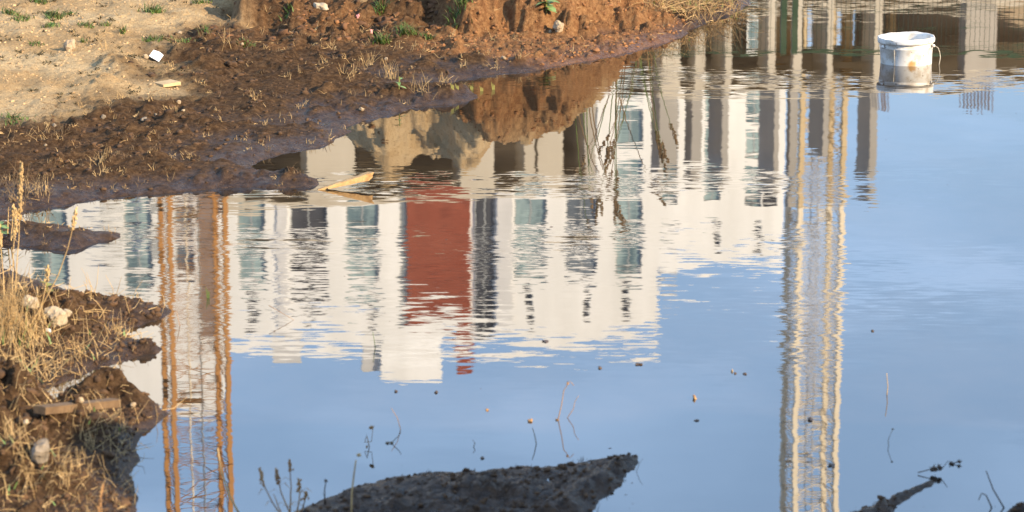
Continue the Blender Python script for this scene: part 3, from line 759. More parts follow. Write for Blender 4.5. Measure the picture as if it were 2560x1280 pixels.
# ------------------------------------------------------------------ bucket standing in the water
def bucket():
    x, y = gp(2265, 166); y += .13; x = x * y / (y - .13)
    r = empty('bucket', (x, y, 0), 0); r.rotation_euler = (math.radians(1.2), math.radians(-1.5), 0); r.scale = (1, 1, .94)
    tag(r, 'stained white plastic bucket standing half sunk in the water', 'bucket')
    N = 56; rn = random.Random(5)
    def lathe(mb, prof, wob=0.0, top=()):
        v, f = [], []
        ph = [rn.uniform(0, 6.3) for _ in range(4)]
        for i, (rad, z) in enumerate(prof):
            for k in range(N):
                a = 2 * math.pi * k / N
                dz = wob * (math.sin(3 * a + ph[0]) + .7 * math.sin(7 * a + ph[1]) + .6 * math.sin(13 * a + ph[2])) if i in top else 0
                v.append((rad * math.cos(a), rad * math.sin(a), z + dz))
        for i in range(len(prof) - 1):
            for k in range(N): k2 = (k + 1) % N; f.append((i * N + k, i * N + k2, (i + 1) * N + k2, (i + 1) * N + k))
        return mb.add(v, f)
    b = MB(); lathe(b, [(.124, -.10), (.1275, .0), (.1315, .085), (.1335, .088), (.1335, .093), (.1320, .096), (.1330, .112)]); b.build('body', M['bucket'], r, True)
    c = MB(); lathe(c, [(.1332, .112), (.1420, .115), (.1430, .122), (.1428, .138), (.1405, .1435), (.1345, .1425), (.1310, .134), (.1295, .10), (.1265, .04)], .0016, (3, 4, 5)); c.build('rim', M['bucket'], r, True)
    s = MB(); v = [(0, 0, .060)]; f = []
    for j, rad in enumerate((.05, .09, .1285)):
        for k in range(N):
            a = 2 * math.pi * k / N; v.append((rad * math.cos(a), rad * math.sin(a), .060 + .012 * j * math.sin(a + 1.2) + .003 * math.sin(5 * a + j)))
    for k in range(N):
        k2 = (k + 1) % N; f.append((0, 1 + k, 1 + k2))
        for j in range(2): f.append((1 + j * N + k, 1 + j * N + k2, 1 + (j + 1) * N + k2, 1 + (j + 1) * N + k)[::-1])
    s.add(v, [tuple(reversed(q)) if len(q) == 4 else q for q in f]); s.build('dried_mortar', 'mortar', r, True)
    for ang in (-.50, -2.64):
        l = MB(); cx, cy = .143 * math.cos(ang), .143 * math.sin(ang); l.ball((cx, cy, .100), (.010, .010, .009), 3, .1); l.build('lug', M['bucket'], r, True)
    h = MB(); a = -.50
    h.tube([(.146 * math.cos(a), .146 * math.sin(a), .100), (.150, -.06, .088), (.160, -.055, .062), (.163, -.06, .035), (.158, -.065, .008), (.150, -.07, -.03)], .0016, 6); h.build('handle', 'wire', r, True)
    g = MB(); a = -2.165; g.tube([(.1340 * math.cos(a), .1340 * math.sin(a), .09), (.1322 * math.cos(a), .1322 * math.sin(a), .05), (.1290 * math.cos(a), .1290 * math.sin(a), -.01)], .0011, 5); g.build('seam', 'wire', r, True)
def bucket_materials():
    m, nt, n, l, p = mat('stained_white_plastic')
    tc = n.new('ShaderNodeTexCoord'); V = tc.outputs['Object']
    def noi(s, d=4, r=.6):
        o = node(n, 'ShaderNodeTexNoise', Scale=s, Detail=d, Roughness=r); l.new(V, o.inputs['Vector']); return o.outputs[0]
    c = mixc(n, l, ramp(n, l, noi(16), [(.47, 0.0), (.68, 1.0)]), (.70, .68, .65), (.46, .39, .31))
    c = mixc(n, l, ramp(n, l, noi(42, 3), [(.63, 0.0), (.69, 1.0)]), c, (.20, .145, .10))
    # rusty blotch near the waterline
    d = n.new('ShaderNodeVectorMath'); d.operation = 'DISTANCE'; l.new(V, d.inputs[0]); d.inputs[1].default_value = (.012, -.128, .012)
    ad = n.new('ShaderNodeMath'); ad.operation = 'MULTIPLY_ADD'; l.new(noi(60, 4), ad.inputs[0]); ad.inputs[1].default_value = .035; l.new(d.outputs['Value'], ad.inputs[2])
    c = mixc(n, l, ramp(n, l, ad.outputs[0], [(.030, 1.0), (.042, 0.0)]), c, (.46, .27, .10))
    l.new(c, p.inputs['Base Color']); p.inputs['Roughness'].default_value = .5
    b = node(n, 'ShaderNodeBump', Strength=.25, Distance=.004); l.new(noi(35, 4), b.inputs['Height']); l.new(b.outputs[0], p.inputs['Normal'])
    M['bucket'] = m
    M['mortar'] = rough_mat('dried_mortar', (.42, .37, .31), (.62, .57, .50), 20, .9, .6, 60)
bucket_materials(); bucket()

# ------------------------------------------------------------------ wood, scraps and stones
def prism(mb, a, b, w0, w1, t0, t1, jag=0.0, n=6, seed=0):
    """a split board from a to b with an uneven far end"""
    rn = random.Random(seed); a, b = Vector(a), Vector(b); d = (b - a).normalized(); s = d.cross(Vector((0, 0, 1))).normalized(); up = s.cross(d)
    L = (b - a).length; v, f = [], []
    for i in range(n + 1):
        t = i / n; w, h = (w0 + (w1 - w0) * t) * (1 + .06 * rn.uniform(-1, 1)), (t0 + (t1 - t0) * t) * (1 + .08 * rn.uniform(-1, 1))
        for k, (sx, sz) in enumerate(((-1, -1), (1, -1), (1, 1), (.2, 1.1), (-1, 1))):
            e = jag * rn.uniform(-.6, 1) if i == n else 0
            v.append(tuple(a + d * (L * t + e) + s * (sx * w / 2) + up * (sz * h / 2)))
    m = 5
    for i in range(n):
        for k in range(m): k2 = (k + 1) % m; f.append((i * m + k, (i + 1) * m + k, (i + 1) * m + k2, i * m + k2))
    f.append(tuple(range(m))); f.append(tuple(n * m + k for k in reversed(range(m))))
    return mb.add(v, f)
p0, p1 = on(794, 474), on(925, 470)
r = empty('broken_board', (p0.x, p0.y, 0)); tag(r, 'split pale wooden board sticking out of the water at the mud edge', 'wood')
b = MB(); prism(b, (0, 0, -.002), (p1.x - p0.x, .05, .045), .022, .044, .006, .026, .026, 9, 3); b.build('board', 'wood', r)
b = MB(); prism(b, (.04, -.008, .006), (p1.x - p0.x - .05, .035, .034), .010, .014, .003, .006, .02, 6, 8); b.build('splinter', 'wood', r)
p0, p1 = on(100, 1058), on(288, 1040)
r = empty('plank', (p0.x, p0.y, p0.z)); tag(r, 'weathered brown plank half buried in the near left bank', 'plank')
b = MB(); d = p1 - p0; lift = max(hz(p0.x + d.x * t, p0.y + d.y * t) - (p0.z + d.z * t) for t in (.2, .35, .5, .65, .8)); prism(b, (0, 0, .012 + .55 * lift), (d.x, d.y, d.z + .016 + .55 * lift), .040, .036, .020, .020, .004, 7, 4); b.build('board', 'wood_old', r)
b = MB(); prism(b, (d.x * .55, d.y * .55 - .03, d.z * .5 + .003), (d.x * 1.06, d.y * 1.0 - .035, d.z + .006), .010, .006, .006, .004, .02, 5, 9); b.build('splinter', 'wood', r)
p = on(391, 152); s = mpp(p)
b = MB(); rot = Matrix.Rotation(math.radians(28), 3, 'Y') @ Matrix.Rotation(math.radians(40), 3, 'X')
for (q, hw, tz) in ((0, 14, 0), ):
    pts = []
    for zz in (-1.2 * s, 1.2 * s):
        for (ax, ay) in ((-15, -12), (13, -14), (15, 12), (2, 15), (-13, 12)): pts.append(p + rot @ Vector((ax * s, ay * s, zz)) + Vector((0, 0, 12 * s)))
    b.add([tuple(q) for q in pts], [(4, 3, 2, 1, 0), (5, 6, 7, 8, 9)] + [(k, (k + 1) % 5, (k + 1) % 5 + 5, k + 5) for k in range(5)])
tag(b.build('paper_scrap', 'paper', loc=tuple(p)), 'crisp white scrap of board lying on the sand by the trench', 'scrap')
p = on(418, 218); s = mpp(p); b = MB()
prism(b, p + Vector((-22 * s, 0, 6 * s)), p + Vector((18 * s, 30 * s, 8 * s)), 50 * s, 50 * s, 6 * s, 9 * s, 0, 4, 5)
tag(b.build('tan_block', 'foam', loc=tuple(p)), 'small tan flat block lying at the edge of the sand', 'block')
def stone(px, py, w, h, m, label, seed, group=None, jag=.28, name='stone'):
    p = on(px, py); s = mpp(p); b = MB()
    b.ball((p.x, p.y, p.z + .30 * h * s), (w * s / 2, w * s / 2 * 1.05, h * s / 2 * 1.1), seed, jag, 2 if max(w, h) > 20 else 1)
    o = b.build(name, m, loc=(p.x, p.y, p.z)); o.rotation_euler = (.2 * math.sin(seed), .25 * math.cos(seed * 2.3), seed); tag(o, label, 'stone', group or 'loose stones on the banks'); return o
for px, py, w, h, m, lab in [
    (172, 125, 26, 30, 'stone_pale', 'rounded cream stone standing alone on the sand with a long shadow'),
    (183, 108, 14, 14, 'stone_pale', 'small stone just behind the rounded cream stone'),
    (363, 146, 15, 12, 'stone_pale', 'small tan stone beside the white scrap'),
    (1396, 76, 24, 26, 'stone_pale', 'pale angular stone at the foot of the red mound'),
    (1375, 82, 9, 8, 'stone_pale', 'tiny pale stone left of the angular stone by the red mound'),
    (360, 304, 18, 13, 'stone_grey', 'grey stone lying on the dark mud below the tan block'),
    (389, 290, 9, 8, 'stone_grey', 'little grey pebble right of the grey stone on the mud'),
    (446, 258, 11, 10, 'stone_pale', 'small upright pale stone on the brown mud slope'),
    (458, 279, 9, 6, 'stone_white', 'flat white pebble on the brown mud slope'),
    (257, 297, 13, 14, 'stone_grey', 'brownish stone at the lower edge of the sand'),
    (135, 316, 11, 8, 'stone_grey', 'low brown stone on the mud under the sand'),
    (903, 277, 13, 10, 'stone_pale', 'pale round pebble on the wet mud by the inlet'),
    (802, 22, 34, 18, 'stone_white', 'flat whitish rock on the far brown bank near the top edge'),
    (577, 165, 26, 16, 'clod', 'brown lump lying on the mud right of the trench'),
    (114, 365, 8, 7, 'stone_pale', 'tiny tan pebble on the dark mud at the left'),
    (605, 113, 9, 8, 'stone_pale', 'tiny pale pebble below the crumbled red bank'),
    (450, 84, 10, 8, 'stone_pale', 'small pale pebble beneath the sandy scarp'),
    (965, 150, 9, 8, 'stone_pale', 'small pebble among dry weeds left of the red mud'),
    (1258, 148, 12, 9, 'stone_pale', 'small pale pebble on the purple wet mud'),
    (1490, 128, 20, 9, 'clod_red', 'flat reddish lump on the mud near the far water edge'),
    (78, 772, 38, 40, 'stone_white', 'whitish crumbly stone under the tall dry grass'),
    (138, 806, 52, 44, 'stone_white', 'largest whitish stone right of the tall dry grass'),
    (165, 790, 24, 22, 'stone_white', 'whitish stone behind the largest one on the left bank'),
    (120, 830, 14, 12, 'paper', 'tiny bright white pebble in front of the whitish stones'),
    (98, 1148, 52, 58, 'stone_grey', 'big rounded grey stone low on the near left bank'),
    (112, 1036, 26, 26, 'stone_pale', 'tan round stone at the left end of the plank'),
    (202, 1006, 16, 16, 'stone_pale', 'small round stone behind the plank'),
    (331, 1018, 16, 16, 'stone_pale', 'small pale stone right of the plank'),
    (64, 1058, 14, 12, 'stone_white', 'tiny white pebble left of the plank')]:
    stone(px, py, w, h, m, lab, px * .37 + py)

# ------------------------------------------------------------------ plants
def strand(mb, base, h, lean, az, r0, curve=.4, segs=5, sides=3, seed=0, droop=0.0):
    """a thin stem that leans and bends; returns its points"""
    rn = random.Random(seed); pts = []; q = Vector(base); dirv = Vector((math.cos(az) * math.sin(lean), math.sin(az) * math.sin(lean), math.cos(lean)))
    side = Vector((-math.sin(az), math.cos(az), 0))
    for i in range(segs + 1):
        pts.append(q.copy()); q = q + dirv * (h / segs)
        dirv = (dirv + Vector((math.cos(az), math.sin(az), 0)) * (curve / segs) + side * rn.uniform(-.5, .5) * curve / segs - Vector((0, 0, droop / segs))).normalized()
    mb.tube(pts, [r0 * (1 - .65 * i / segs) for i in range(segs + 1)], sides, False); return pts
def seed_head(mb, pts, n, size, seed):
    """a spike of small grains along the end of a stem"""
    rn = random.Random(seed); a, b = pts[-2], pts[-1]
    for i in range(n):
        t = i / n; c = a.lerp(b, t * 1.15) + Vector((rn.uniform(-1, 1), rn.uniform(-1, 1), rn.uniform(-.5, 1))) * size * .9 * (1 - .5 * t)
        mb.ball(c, (size * .42, size * .42, size * .8), rn.random(), .1, 0)
def dry_tuft(px, py, n, h_px, m, label, seed, spread=18, lean=.5, heads=0, name='dry_grass_tuft', group='dry tufts on the banks', r_px=.8, leaves=0, greens=0, curve=.7, cat='grass', water=False):
    p = on(px, py); s = mpp(p); rn = random.Random(seed)
    r = empty(name, tuple(p)); tag(r, label, cat, group)
    st = MB(); hd = MB(); lf = MB(); gr = MB()
    for i in range(n):
        q = Vector((rn.gauss(0, spread * s * .5), rn.gauss(0, spread * s * .9), 0)); z = hz(p.x + q.x, p.y + q.y)
        q.z = max(z, -.02) - p.z - .004
        h = h_px * s * rn.uniform(.45, 1.05)
        pts = strand(st, q, h, abs(rn.gauss(0, lean)), rn.uniform(0, 6.28), r_px * s * rn.uniform(.6, 1.15), rn.uniform(.1, curve), 5, 3, seed * 91 + i)
        if i < heads: seed_head(hd, pts, 22, 2.6 * s, seed + i)
        if i < leaves:
            a = pts[rn.randint(1, 3)]; az = rn.uniform(0, 6.28); L = rn.uniform(.2, .45) * h; dv = Vector((math.cos(az), math.sin(az), rn.uniform(.1, .9))).normalized()
            lf.blade([a, a + dv * L * .5, a + dv * L + Vector((0, 0, -.25 * L))], 1.6 * s, (-math.sin(az), math.cos(az), 0))
    for i in range(greens):
        az = rn.uniform(0, 6.28); a = Vector((rn.gauss(0, spread * s * .5), rn.gauss(0, spread * s), 0)); a.z = max(hz(p.x + a.x, p.y + a.y), 0) - p.z
        L = h_px * s * rn.uniform(.2, .45); dv = Vector((math.cos(az) * .6, math.sin(az) * .6, 1)).normalized()
        gr.blade([a, a + dv * L * .5, a + dv * L + Vector((math.cos(az), math.sin(az), -.3)) * L * .2], 2.6 * s, (-math.sin(az), math.cos(az), 0))
    tag(st.build('stems', m, r), kind='stuff')
    if hd.v: hd.build('seed_heads', 'straw', r)
    if lf.v: tag(lf.build('leaves', m, r), kind='stuff')
    if greens: tag(gr.build('green_leaves', 'leaf', r), kind='stuff')
    return r
def weed(px, py, w_px, h_px, n, label, seed, m='green', group='green weed tufts on the far bank'):
    p = on(px, py); s = mpp(p); rn = random.Random(seed); r = empty('green_weed', tuple(p)); tag(r, label, 'weed', group)
    b = MB(); t = MB(); h_px *= 1.35; n = int(n * 1.6)
    for i in range(n):
        q = Vector((rn.gauss(0, w_px * s * .28), rn.gauss(0, w_px * s * .40), 0)); q.z = hz(p.x + q.x, p.y + q.y) - p.z - .002
        az = rn.uniform(0, 6.28); L = h_px * s * rn.uniform(.6, 1.25); dv = Vector((math.cos(az) * rn.uniform(.2, 1.1), math.sin(az) * rn.uniform(.2, 1.1), 1)).normalized()
        b.blade([q, q + dv * L * .5, q + dv * L + Vector((math.cos(az), math.sin(az), -.5)) * L * .3], 1.3 * s, (-math.sin(az), math.cos(az), 0))
        if i % 5 == 0: t.tube([q, q + dv * L * 1.1], .5 * s, 3, False)
    tag(b.build('leaves', m, r), kind='stuff'); tag(t.build('stems', 'straw_dark', r), kind='stuff')
weeds = [(28, 34, 42, 14, 46, 'low green weed patch on the sand in the far top left corner'), (57, 50, 44, 12, 44, 'flat green weed patch just below the corner patch'), (137, 42, 44, 16, 60, 'densest green weed patch on the upper sand'),
    (172, 36, 22, 10, 22, 'small green weed right of the densest patch'), (127, 66, 36, 11, 40, 'green weed patch left of the cream stone on the sand'), (216, 64, 34, 10, 40, 'green weed patch between the cream stone and the scarp'),
    (266, 64, 26, 9, 26, 'thin green weed patch at the foot of the sandy scarp'), (308, 82, 16, 18, 14, 'upright green sprig below the sandy scarp'), (100, 6, 40, 14, 40, 'green weed patch at the top edge on the left'),
    (386, 30, 46, 20, 50, 'dark green weed on the crest of the sandy scarp'), (505, 8, 44, 12, 30, 'green weed at the top edge beside the scarp'), (382, 100, 42, 11, 46, 'green weed patch above the white scrap'),
    (460, 106, 46, 9, 36, 'flat green weed strip right of the patch above the scrap'), (515, 84, 22, 16, 16, 'green weed against the crumbled bank'), (88, 110, 40, 9, 26, 'faint green weed left of the cream stone'),
    (30, 296, 70, 14, 50, 'green weed strip along the lower edge of the sand'), (1152, 14, 56, 22, 70, 'bright green grass tuft on the bank left of the mound'), (1018, 78, 50, 20, 60, 'bright green weed in the hollow left of the mound'),
    (953, 106, 40, 22, 44, 'green weed on the brown bank below the bright one'), (952, 32, 24, 26, 22, 'leaning green sprig on the upper brown bank'), (1070, 98, 30, 16, 20, 'small green weed at the left foot of the mound'),
    (620, 112, 34, 9, 22, 'low green weed under the crumbled bank'), (205, 104, 20, 10, 14, 'sparse green weed behind the cream stone'), (720, 35, 26, 16, 16, 'small green weed on the far clods')]
for i, (px, py, w_, h_, n_, lab) in enumerate(weeds): weed(px, py, w_, h_, n_, lab, 300 + i)

def leafy(px, py, n, L_px, w_px, label, seed, m='leaf', up=.8):
    p = on(px, py); s = mpp(p); rn = random.Random(seed); r = empty('leafy_plant', tuple(p)); tag(r, label, 'plant')
    st = MB(); st.tube([(0, 0, -.01), (0, -2 * s, 14 * s), (1 * s, -3 * s, 30 * s)], 1.6 * s, 5); st.build('stem', 'shoot', r)
    for i in range(n):
        az = i * 2.4 + rn.uniform(-.3, .3); z0 = (6 + 26 * i / n) * s; L = L_px * s * rn.uniform(.7, 1.1); dv = Vector((math.cos(az), math.sin(az), rn.uniform(-.1, up))).normalized()
        sd_ = Vector((-math.sin(az), math.cos(az), .15)); pts, ws = [], []
        for k in range(6):
            t = k / 5; pts.append(Vector((0, 0, z0)) + dv * L * t + Vector((0, 0, -.35 * L * t * t))); ws.append(w_px * s * (.15 + math.sin(math.pi * min(1, t * .9 + .06)) ** .8) * (1 if t < 1 else .2))
        b = MB(); b.blade(pts, ws, sd_); b.build('leaf', m, r, True)
leafy(1366, 30, 15, 34, 7.5, 'broad leaved pale green plant growing on the red mound', 41)
leafy(998, 222, 5, 20, 3.4, 'small green sprout among dry twigs by the inlet', 43)
leafy(2, 588, 7, 26, 9, 'grey green leaf rosette at the left frame edge', 47)
leafy(118, 735, 5, 26, 9, 'yellow green leaves at the foot of the tall dry grass', 48, 'shoot')

# the tall dry grass on the left bank
def tall_grass(px, py, stems, label, seed, m='straw', head_px=70, group='tall dry grass stems on the left bank', r_px=2.0, name='tall_dry_grass'):
    """stems = (dx, dy, dx of the tip, tip height in px): explicit leaning stems with seed heads"""
    p = on(px, py); s = mpp(p); rn = random.Random(seed); r = empty(name, tuple(p)); tag(r, label, 'grass', group)
    for (bx, tx, hp, hd, bow) in stems:
        b = MB(); a = Vector((bx * s, rn.uniform(-.05, .05), 0)); a.z = max(hz(p.x + a.x, p.y + a.y), 0) - p.z - .01
        e = Vector((tx * s, a.y + rn.uniform(-.04, .04), hp * s)); pts = []
        for k in range(10):
            t = k / 9; q = a.lerp(e, t) + Vector((bow * s * math.sin(math.pi * t) + rn.uniform(-1, 1) * s, rn.uniform(-1, 1) * s, 0)); pts.append(q)
        b.tube(pts, [r_px * s * (1 - .55 * k / 9) for k in range(10)], 5, False); so = b.build('stem', m, r, True)
        for k in range(2, 7, 2):
            az = rn.choice((0, math.pi)) + rn.uniform(-.8, .8); L = rn.uniform(30, 60) * s; dv = Vector((math.cos(az) * .7, math.sin(az) * .5, rn.uniform(.1, .8)))
            lb = MB(); lb.blade([pts[k], pts[k] + dv * L * .5, pts[k] + dv * L + Vector((0, 0, -.5 * L))], 2.2 * s, (-math.sin(az), math.cos(az), 0)); lb.build('leaf', m, r)
        if hd:
            g = MB(); d = (pts[-1] - pts[-3]).normalized(); n = int(hd * .9)
            for i in range(n):
                t = i / n; q = pts[-1] - d * hd * s * (1 - t) + Vector((rn.gauss(0, 1), rn.gauss(0, 1), rn.gauss(0, .6))) * s * 4.2 * (1 - .6 * t)
                g.ball(q, (2.2 * s, 2.2 * s, 4.2 * s), rn.random() * 99, .2, 0)
            g.build('seed_head', m, r)
tall_grass(34, 838, [(-6, 36, 452, 150, 4), (2, 20, 330, 70, -6), (-20, -26, 300, 60, 6)], 'tallest dry grass stem with a long seed head at the left edge', 61)
tall_grass(64, 842, [(0, 140, 335, 60, 22), (12, 66, 190, 40, 8)], 'dry grass stem leaning right over the water at the left', 62)
tall_grass(28, 600, [(0, 12, 95, 30, 0), (-16, -8, 80, 0, 0)], 'short dry stems rising from the mud spit at the left', 63)
for i, (px, py, n, h, sp, ln, lab) in enumerate([(18, 850, 150, 190, 46, .22, 'thick clump of upright straw at the left edge'), (88, 852, 70, 130, 46, .5, 'bent straw clump right of the thick upright clump'),
        (60, 925, 60, 110, 60, .8, 'tangled straw on the left bank below the whitish stones'), (215, 880, 60, 80, 70, 1.1, 'flattened dry weeds on the left bank beside the inlet'), (300, 835, 36, 60, 46, 1.2, 'loose dry weeds on the tip of the left bank'),
        (130, 935, 46, 70, 60, 1.1, 'trampled straw near the small water patch'), (60, 1195, 50, 120, 60, .9, 'dry grass around the big grey stone'), (20, 1110, 30, 90, 40, .8, 'straw above the big grey stone at the frame edge'),
        (230, 1085, 40, 70, 70, 1.2, 'scattered straw below the plank'), (290, 1060, 30, 60, 40, 1.1, 'thin straw on the point of the lower bank'), (150, 1190, 40, 90, 60, 1.0, 'dry blades in front of the big grey stone')]):
    dry_tuft(px, py, n, h, 'straw', lab, 400 + i, sp, ln, 0, r_px=1.15, leaves=n // 4, greens=n // 12)

# dry plants on the far bank
for i, (px, py, n, h, sp, ln, m, lab) in enumerate([(975, 195, 26, 62, 16, .45, 'straw', 'tall thin dry weed on the mud left of the inlet'), (920, 165, 22, 48, 24, .6, 'straw', 'dry grass tuft behind the tall thin weed'),
        (870, 185, 18, 34, 26, .7, 'straw', 'low dry weed on the brown mud slope'), (1050, 222, 22, 54, 34, .9, 'straw', 'sprawling dry twigs by the inlet'), (1110, 205, 14, 34, 16, .6, 'straw', 'dry tuft between twigs and wet mud'),
        (1232, 172, 10, 26, 14, .7, 'straw', 'little dry tuft on the purple wet mud'), (1300, 143, 8, 26, 10, .5, 'straw', 'tiny dry tuft below the red mound'), (640, 245, 12, 26, 14, .6, 'straw', 'short dry stub tuft on the dark mud'),
        (100, 345, 18, 34, 34, .9, 'straw', 'dry tuft on the mud below the sand'), (130, 345, 14, 26, 30, 1.0, 'straw_dark', 'brown matted tuft on the left mud'), (255, 405, 16, 44, 26, .35, 'straw', 'upright straw stubs above the mud edge'),
        (30, 485, 40, 90, 60, .5, 'straw_dark', 'brown dry weeds at the left end of the mud edge'), (95, 480, 26, 60, 40, .5, 'straw', 'pale dry weeds at the left mud edge'), (270, 262, 10, 28, 14, .6, 'straw', 'dry sprig on the sandy fringe'),
        (165, 330, 14, 30, 20, .7, 'straw_dark', 'dark dry weed in the middle of the mud'), (570, 110, 10, 40, 12, .4, 'straw', 'thin blades below the crumbled bank'), (265, 122, 8, 40, 10, .4, 'straw', 'thin yellow blades on the sand'),
        (470, 395, 12, 30, 24, .6, 'straw', 'short straw stubs on the wet mud'), (735, 428, 10, 24, 20, .7, 'straw_dark', 'dark stub tuft near the broken board'), (830, 120, 16, 30, 24, .8, 'straw', 'small dry weed on the upper brown bank')]):
    dry_tuft(px, py, n, h, m, lab, 500 + i, sp, ln, 0, r_px=.75, leaves=n // 4)
# vine tangle on the far point, its tall stems rise out of the frame and show in the water
def tangle(px, py, w_px, n, h_px, label, seed):
    p = on(px, py); s = mpp(p); rn = random.Random(seed); r = empty('dry_vine_tangle', tuple(p)); tag(r, label, 'dry plant')
    for part, m, k in (('strands', 'straw', .5), ('dark_strands', 'straw_dark', .25), ('rusty_strands', 'straw_red', .25)):
        b = MB()
        for i in range(int(n * k)):
            q = Vector((rn.uniform(-1, 1) * w_px * s * .5, rn.uniform(-.25, .75), 0)); q.z = max(hz(p.x + q.x, p.y + q.y), 0) - p.z + rn.uniform(-.01, .06) * max(0, 1 - abs(q.x) / (w_px * s * .5))
            strand(b, q, h_px * s * rn.uniform(.5, 1.5), rn.uniform(.3, 1.5), rn.uniform(0, 6.28), .9 * s * rn.uniform(.5, 1.2), rn.uniform(-.8, 1.2), 6, 3, seed + i * 3, rn.uniform(0, 1.6))
        tag(b.build(part, m, r), kind='stuff')
    g = MB()
    for i in range(60):
        q = Vector((rn.gauss(-.1, .25) * w_px * s, rn.uniform(-.1, .6), 0)); q.z = max(hz(p.x + q.x, p.y + q.y), 0) - p.z + .01; az = rn.uniform(0, 6.28); L = rn.uniform(12, 26) * s
        g.blade([q, q + Vector((math.cos(az) * .5, math.sin(az) * .5, .8)) * L * .6, q + Vector((math.cos(az), math.sin(az), .8)) * L], 2.2 * s, (-math.sin(az), math.cos(az), 0))
    tag(g.build('green_leaves', 'shoot', r), kind='stuff')
tangle(1690, 40, 200, 560, 70, 'tangle of dry brown vines hanging over the far point', 71)
tangle(1805, 28, 110, 300, 62, 'smaller vine tangle on the very tip of the far point', 72)
for i, (px, n, h, lab) in enumerate([(1560, 9, 450, 'tall reed stems behind the red mound, seen in the water'), (1470, 6, 400, 'leaning reed stems left of the tall reeds, seen in the water'), (1610, 8, 470, 'reed clump behind the vine tangle, seen in the water')]):
    p = on(px, 4); q = Vector((p.x, p.y + .5, hz(p.x, p.y + .5))); r = empty('reed_clump', tuple(q)); tag(r, lab, 'reed', 'reeds behind the far point'); s = mpp(q); rn = random.Random(80 + i)
    for k in range(n):
        b = MB(); a = Vector((rn.gauss(0, 22) * s, rn.gauss(0, .1), 0)); a.z = hz(q.x + a.x, q.y + a.y) - q.z - .01
        pts = strand(b, a, h * s * rn.uniform(.6, 1), rn.uniform(.05, .3), rn.uniform(0, 6.28), 1.6 * s, .3, 6, 4, 90 + k); st_ = b.build('stem', 'straw_dark' if k % 2 else 'green', r)
        g = MB(); seed_head(g, pts, 40, 5 * s, k); g.build('seed_head', 'straw_dark', r)

# shoots at the water's edge, stalks standing in the pond
for i, (px, py, h, lab) in enumerate([(1130, 222, 16, 'pale shoot at the inlet edge, leftmost'), (1142, 223, 14, 'pale shoot at the inlet edge, second'), (1178, 224, 13, 'pale shoot standing in the inlet, third'), (1203, 228, 14, 'pale shoot standing in the inlet, fourth'), (1232, 224, 20, 'tallest pale shoot in the inlet'), (519, 745, 30, 'short green reed standing alone between the orange mast reflections')]):
    p = on(px, py); s = mpp(p); b = MB()
    for k in range(3): b.blade([p + Vector((k * 2 * s, 0, -.01)), p + Vector((k * 3 * s - 2 * s, 0, h * .5 * s)), p + Vector((k * 4 * s - 4 * s, 0, h * s * (1 - .2 * k)))], .8 * s, (1, .2, 0))
    tag(b.build('reed_shoot', 'shoot' if i < 5 else 'green', loc=tuple(p)), lab, 'shoot', 'shoots standing in the water')
def stalk(px, py, path, m, label, r_px=2.0, burs=(), name='dry_stalk', depth=0.0):
    """a stem through pixel offsets (dx, up) from its foot"""
    p = on(px, py); s = mpp(p); r = empty(name, tuple(p)); tag(r, label, 'stalk', 'stalks by the near shore'); b = MB()
    pts = [Vector((dx * s, depth * k, h * s)) for k, (dx, h) in enumerate(path)]
    fine = []
    for i in range(len(pts) - 1):
        for t in (0, .5): fine.append(pts[i].lerp(pts[i + 1], t))
    fine.append(pts[-1]); n = len(fine)
    if py < 1250: r_px *= .62
    b.tube(fine, [r_px * s * (1 - .5 * k / n) for k in range(n)], 5); b.build('stem', m, r, True)
    for j, (dx, h, w_) in enumerate(burs):
        w_ *= .62; g = MB(); rn = random.Random(j + px); c = Vector((dx * s, 0, h * s)); g.ball(c, (w_ * s * .5, w_ * s * .5, w_ * s * .5), j + 2, .5, 1)
        for k in range(9):
            d = Vector((rn.uniform(-1, 1), rn.uniform(-1, 1), rn.uniform(-.6, 1))).normalized(); g.tube([c, c + d * w_ * s * .9], .5 * s, 3, False)
        g.build('bur', m, r)
stalk(925, 1118, [(0, -8), (-8, 30), (-14, 12), (4, 14), (8, 50)], 'straw_red', 'bent rusty stalk with a bur in the water above the mud islet', 2, [(4, 52, 16), (-8, 0, 10)])
stalk(1003, 1074, [(0, -6), (-10, 32), (-26, 58)], 'straw_red', 'thin rusty stalk leaning left in the water', 1.8)
stalk(968, 1108, [(-4, 0), (14, 4), (30, 20), (36, 30)], 'straw_dark', 'little dark twig lying at the leaning rusty stalk', 2, [(0, 0, 12), (12, 0, 10)])
stalk(1392, 1050, [(0, -14), (12, 40), (18, 80), (34, 104), (44, 92)], 'straw_red', 'tallest hooked stalk in the water behind the mud ridge', 2.2, [(0, 0, 12), (28, 98, 10)])
stalk(1412, 1045, [(0, -10), (22, 24), (26, 44), (36, 60)], 'straw_red', 'forked stalk right of the hooked stalk', 1.8)
stalk(1338, 1110, [(4, -6), (-2, 26), (-8, 44)], 'straw_dark', 'dark forked twig left of the hooked stalk', 2.2)
stalk(1178, 1118, [(6, 0), (10, 10), (4, 18)], 'straw_dark', 'tiny bent twig in the open water left of the forked twig', 1.8)
stalk(2217, 988, [(0, -4), (2, 22), (-2, 58)], 'straw', 'pale upright straw standing alone in the open water on the right', 2.4)
stalk(2222, 1114, [(0, -3), (-2, 14), (8, 42)], 'straw_dark', 'dark thin stem with a tiny head in the right water', 1.6, [(9, 44, 7)])
stalk(2352, 1186, [(-60, 4), (-30, 12), (0, 10), (18, 36)], 'debris', 'bur twig at the tip of the right mud ridge', 2.4, [(-18, 14, 26), (-4, 18, 22)])
stalk(2392, 1160, [(-18, 0), (0, 4), (14, 8)], 'debris', 'small drifting bur cluster beyond the ridge tip', 2.6, [(-14, 0, 20), (6, 6, 14)])
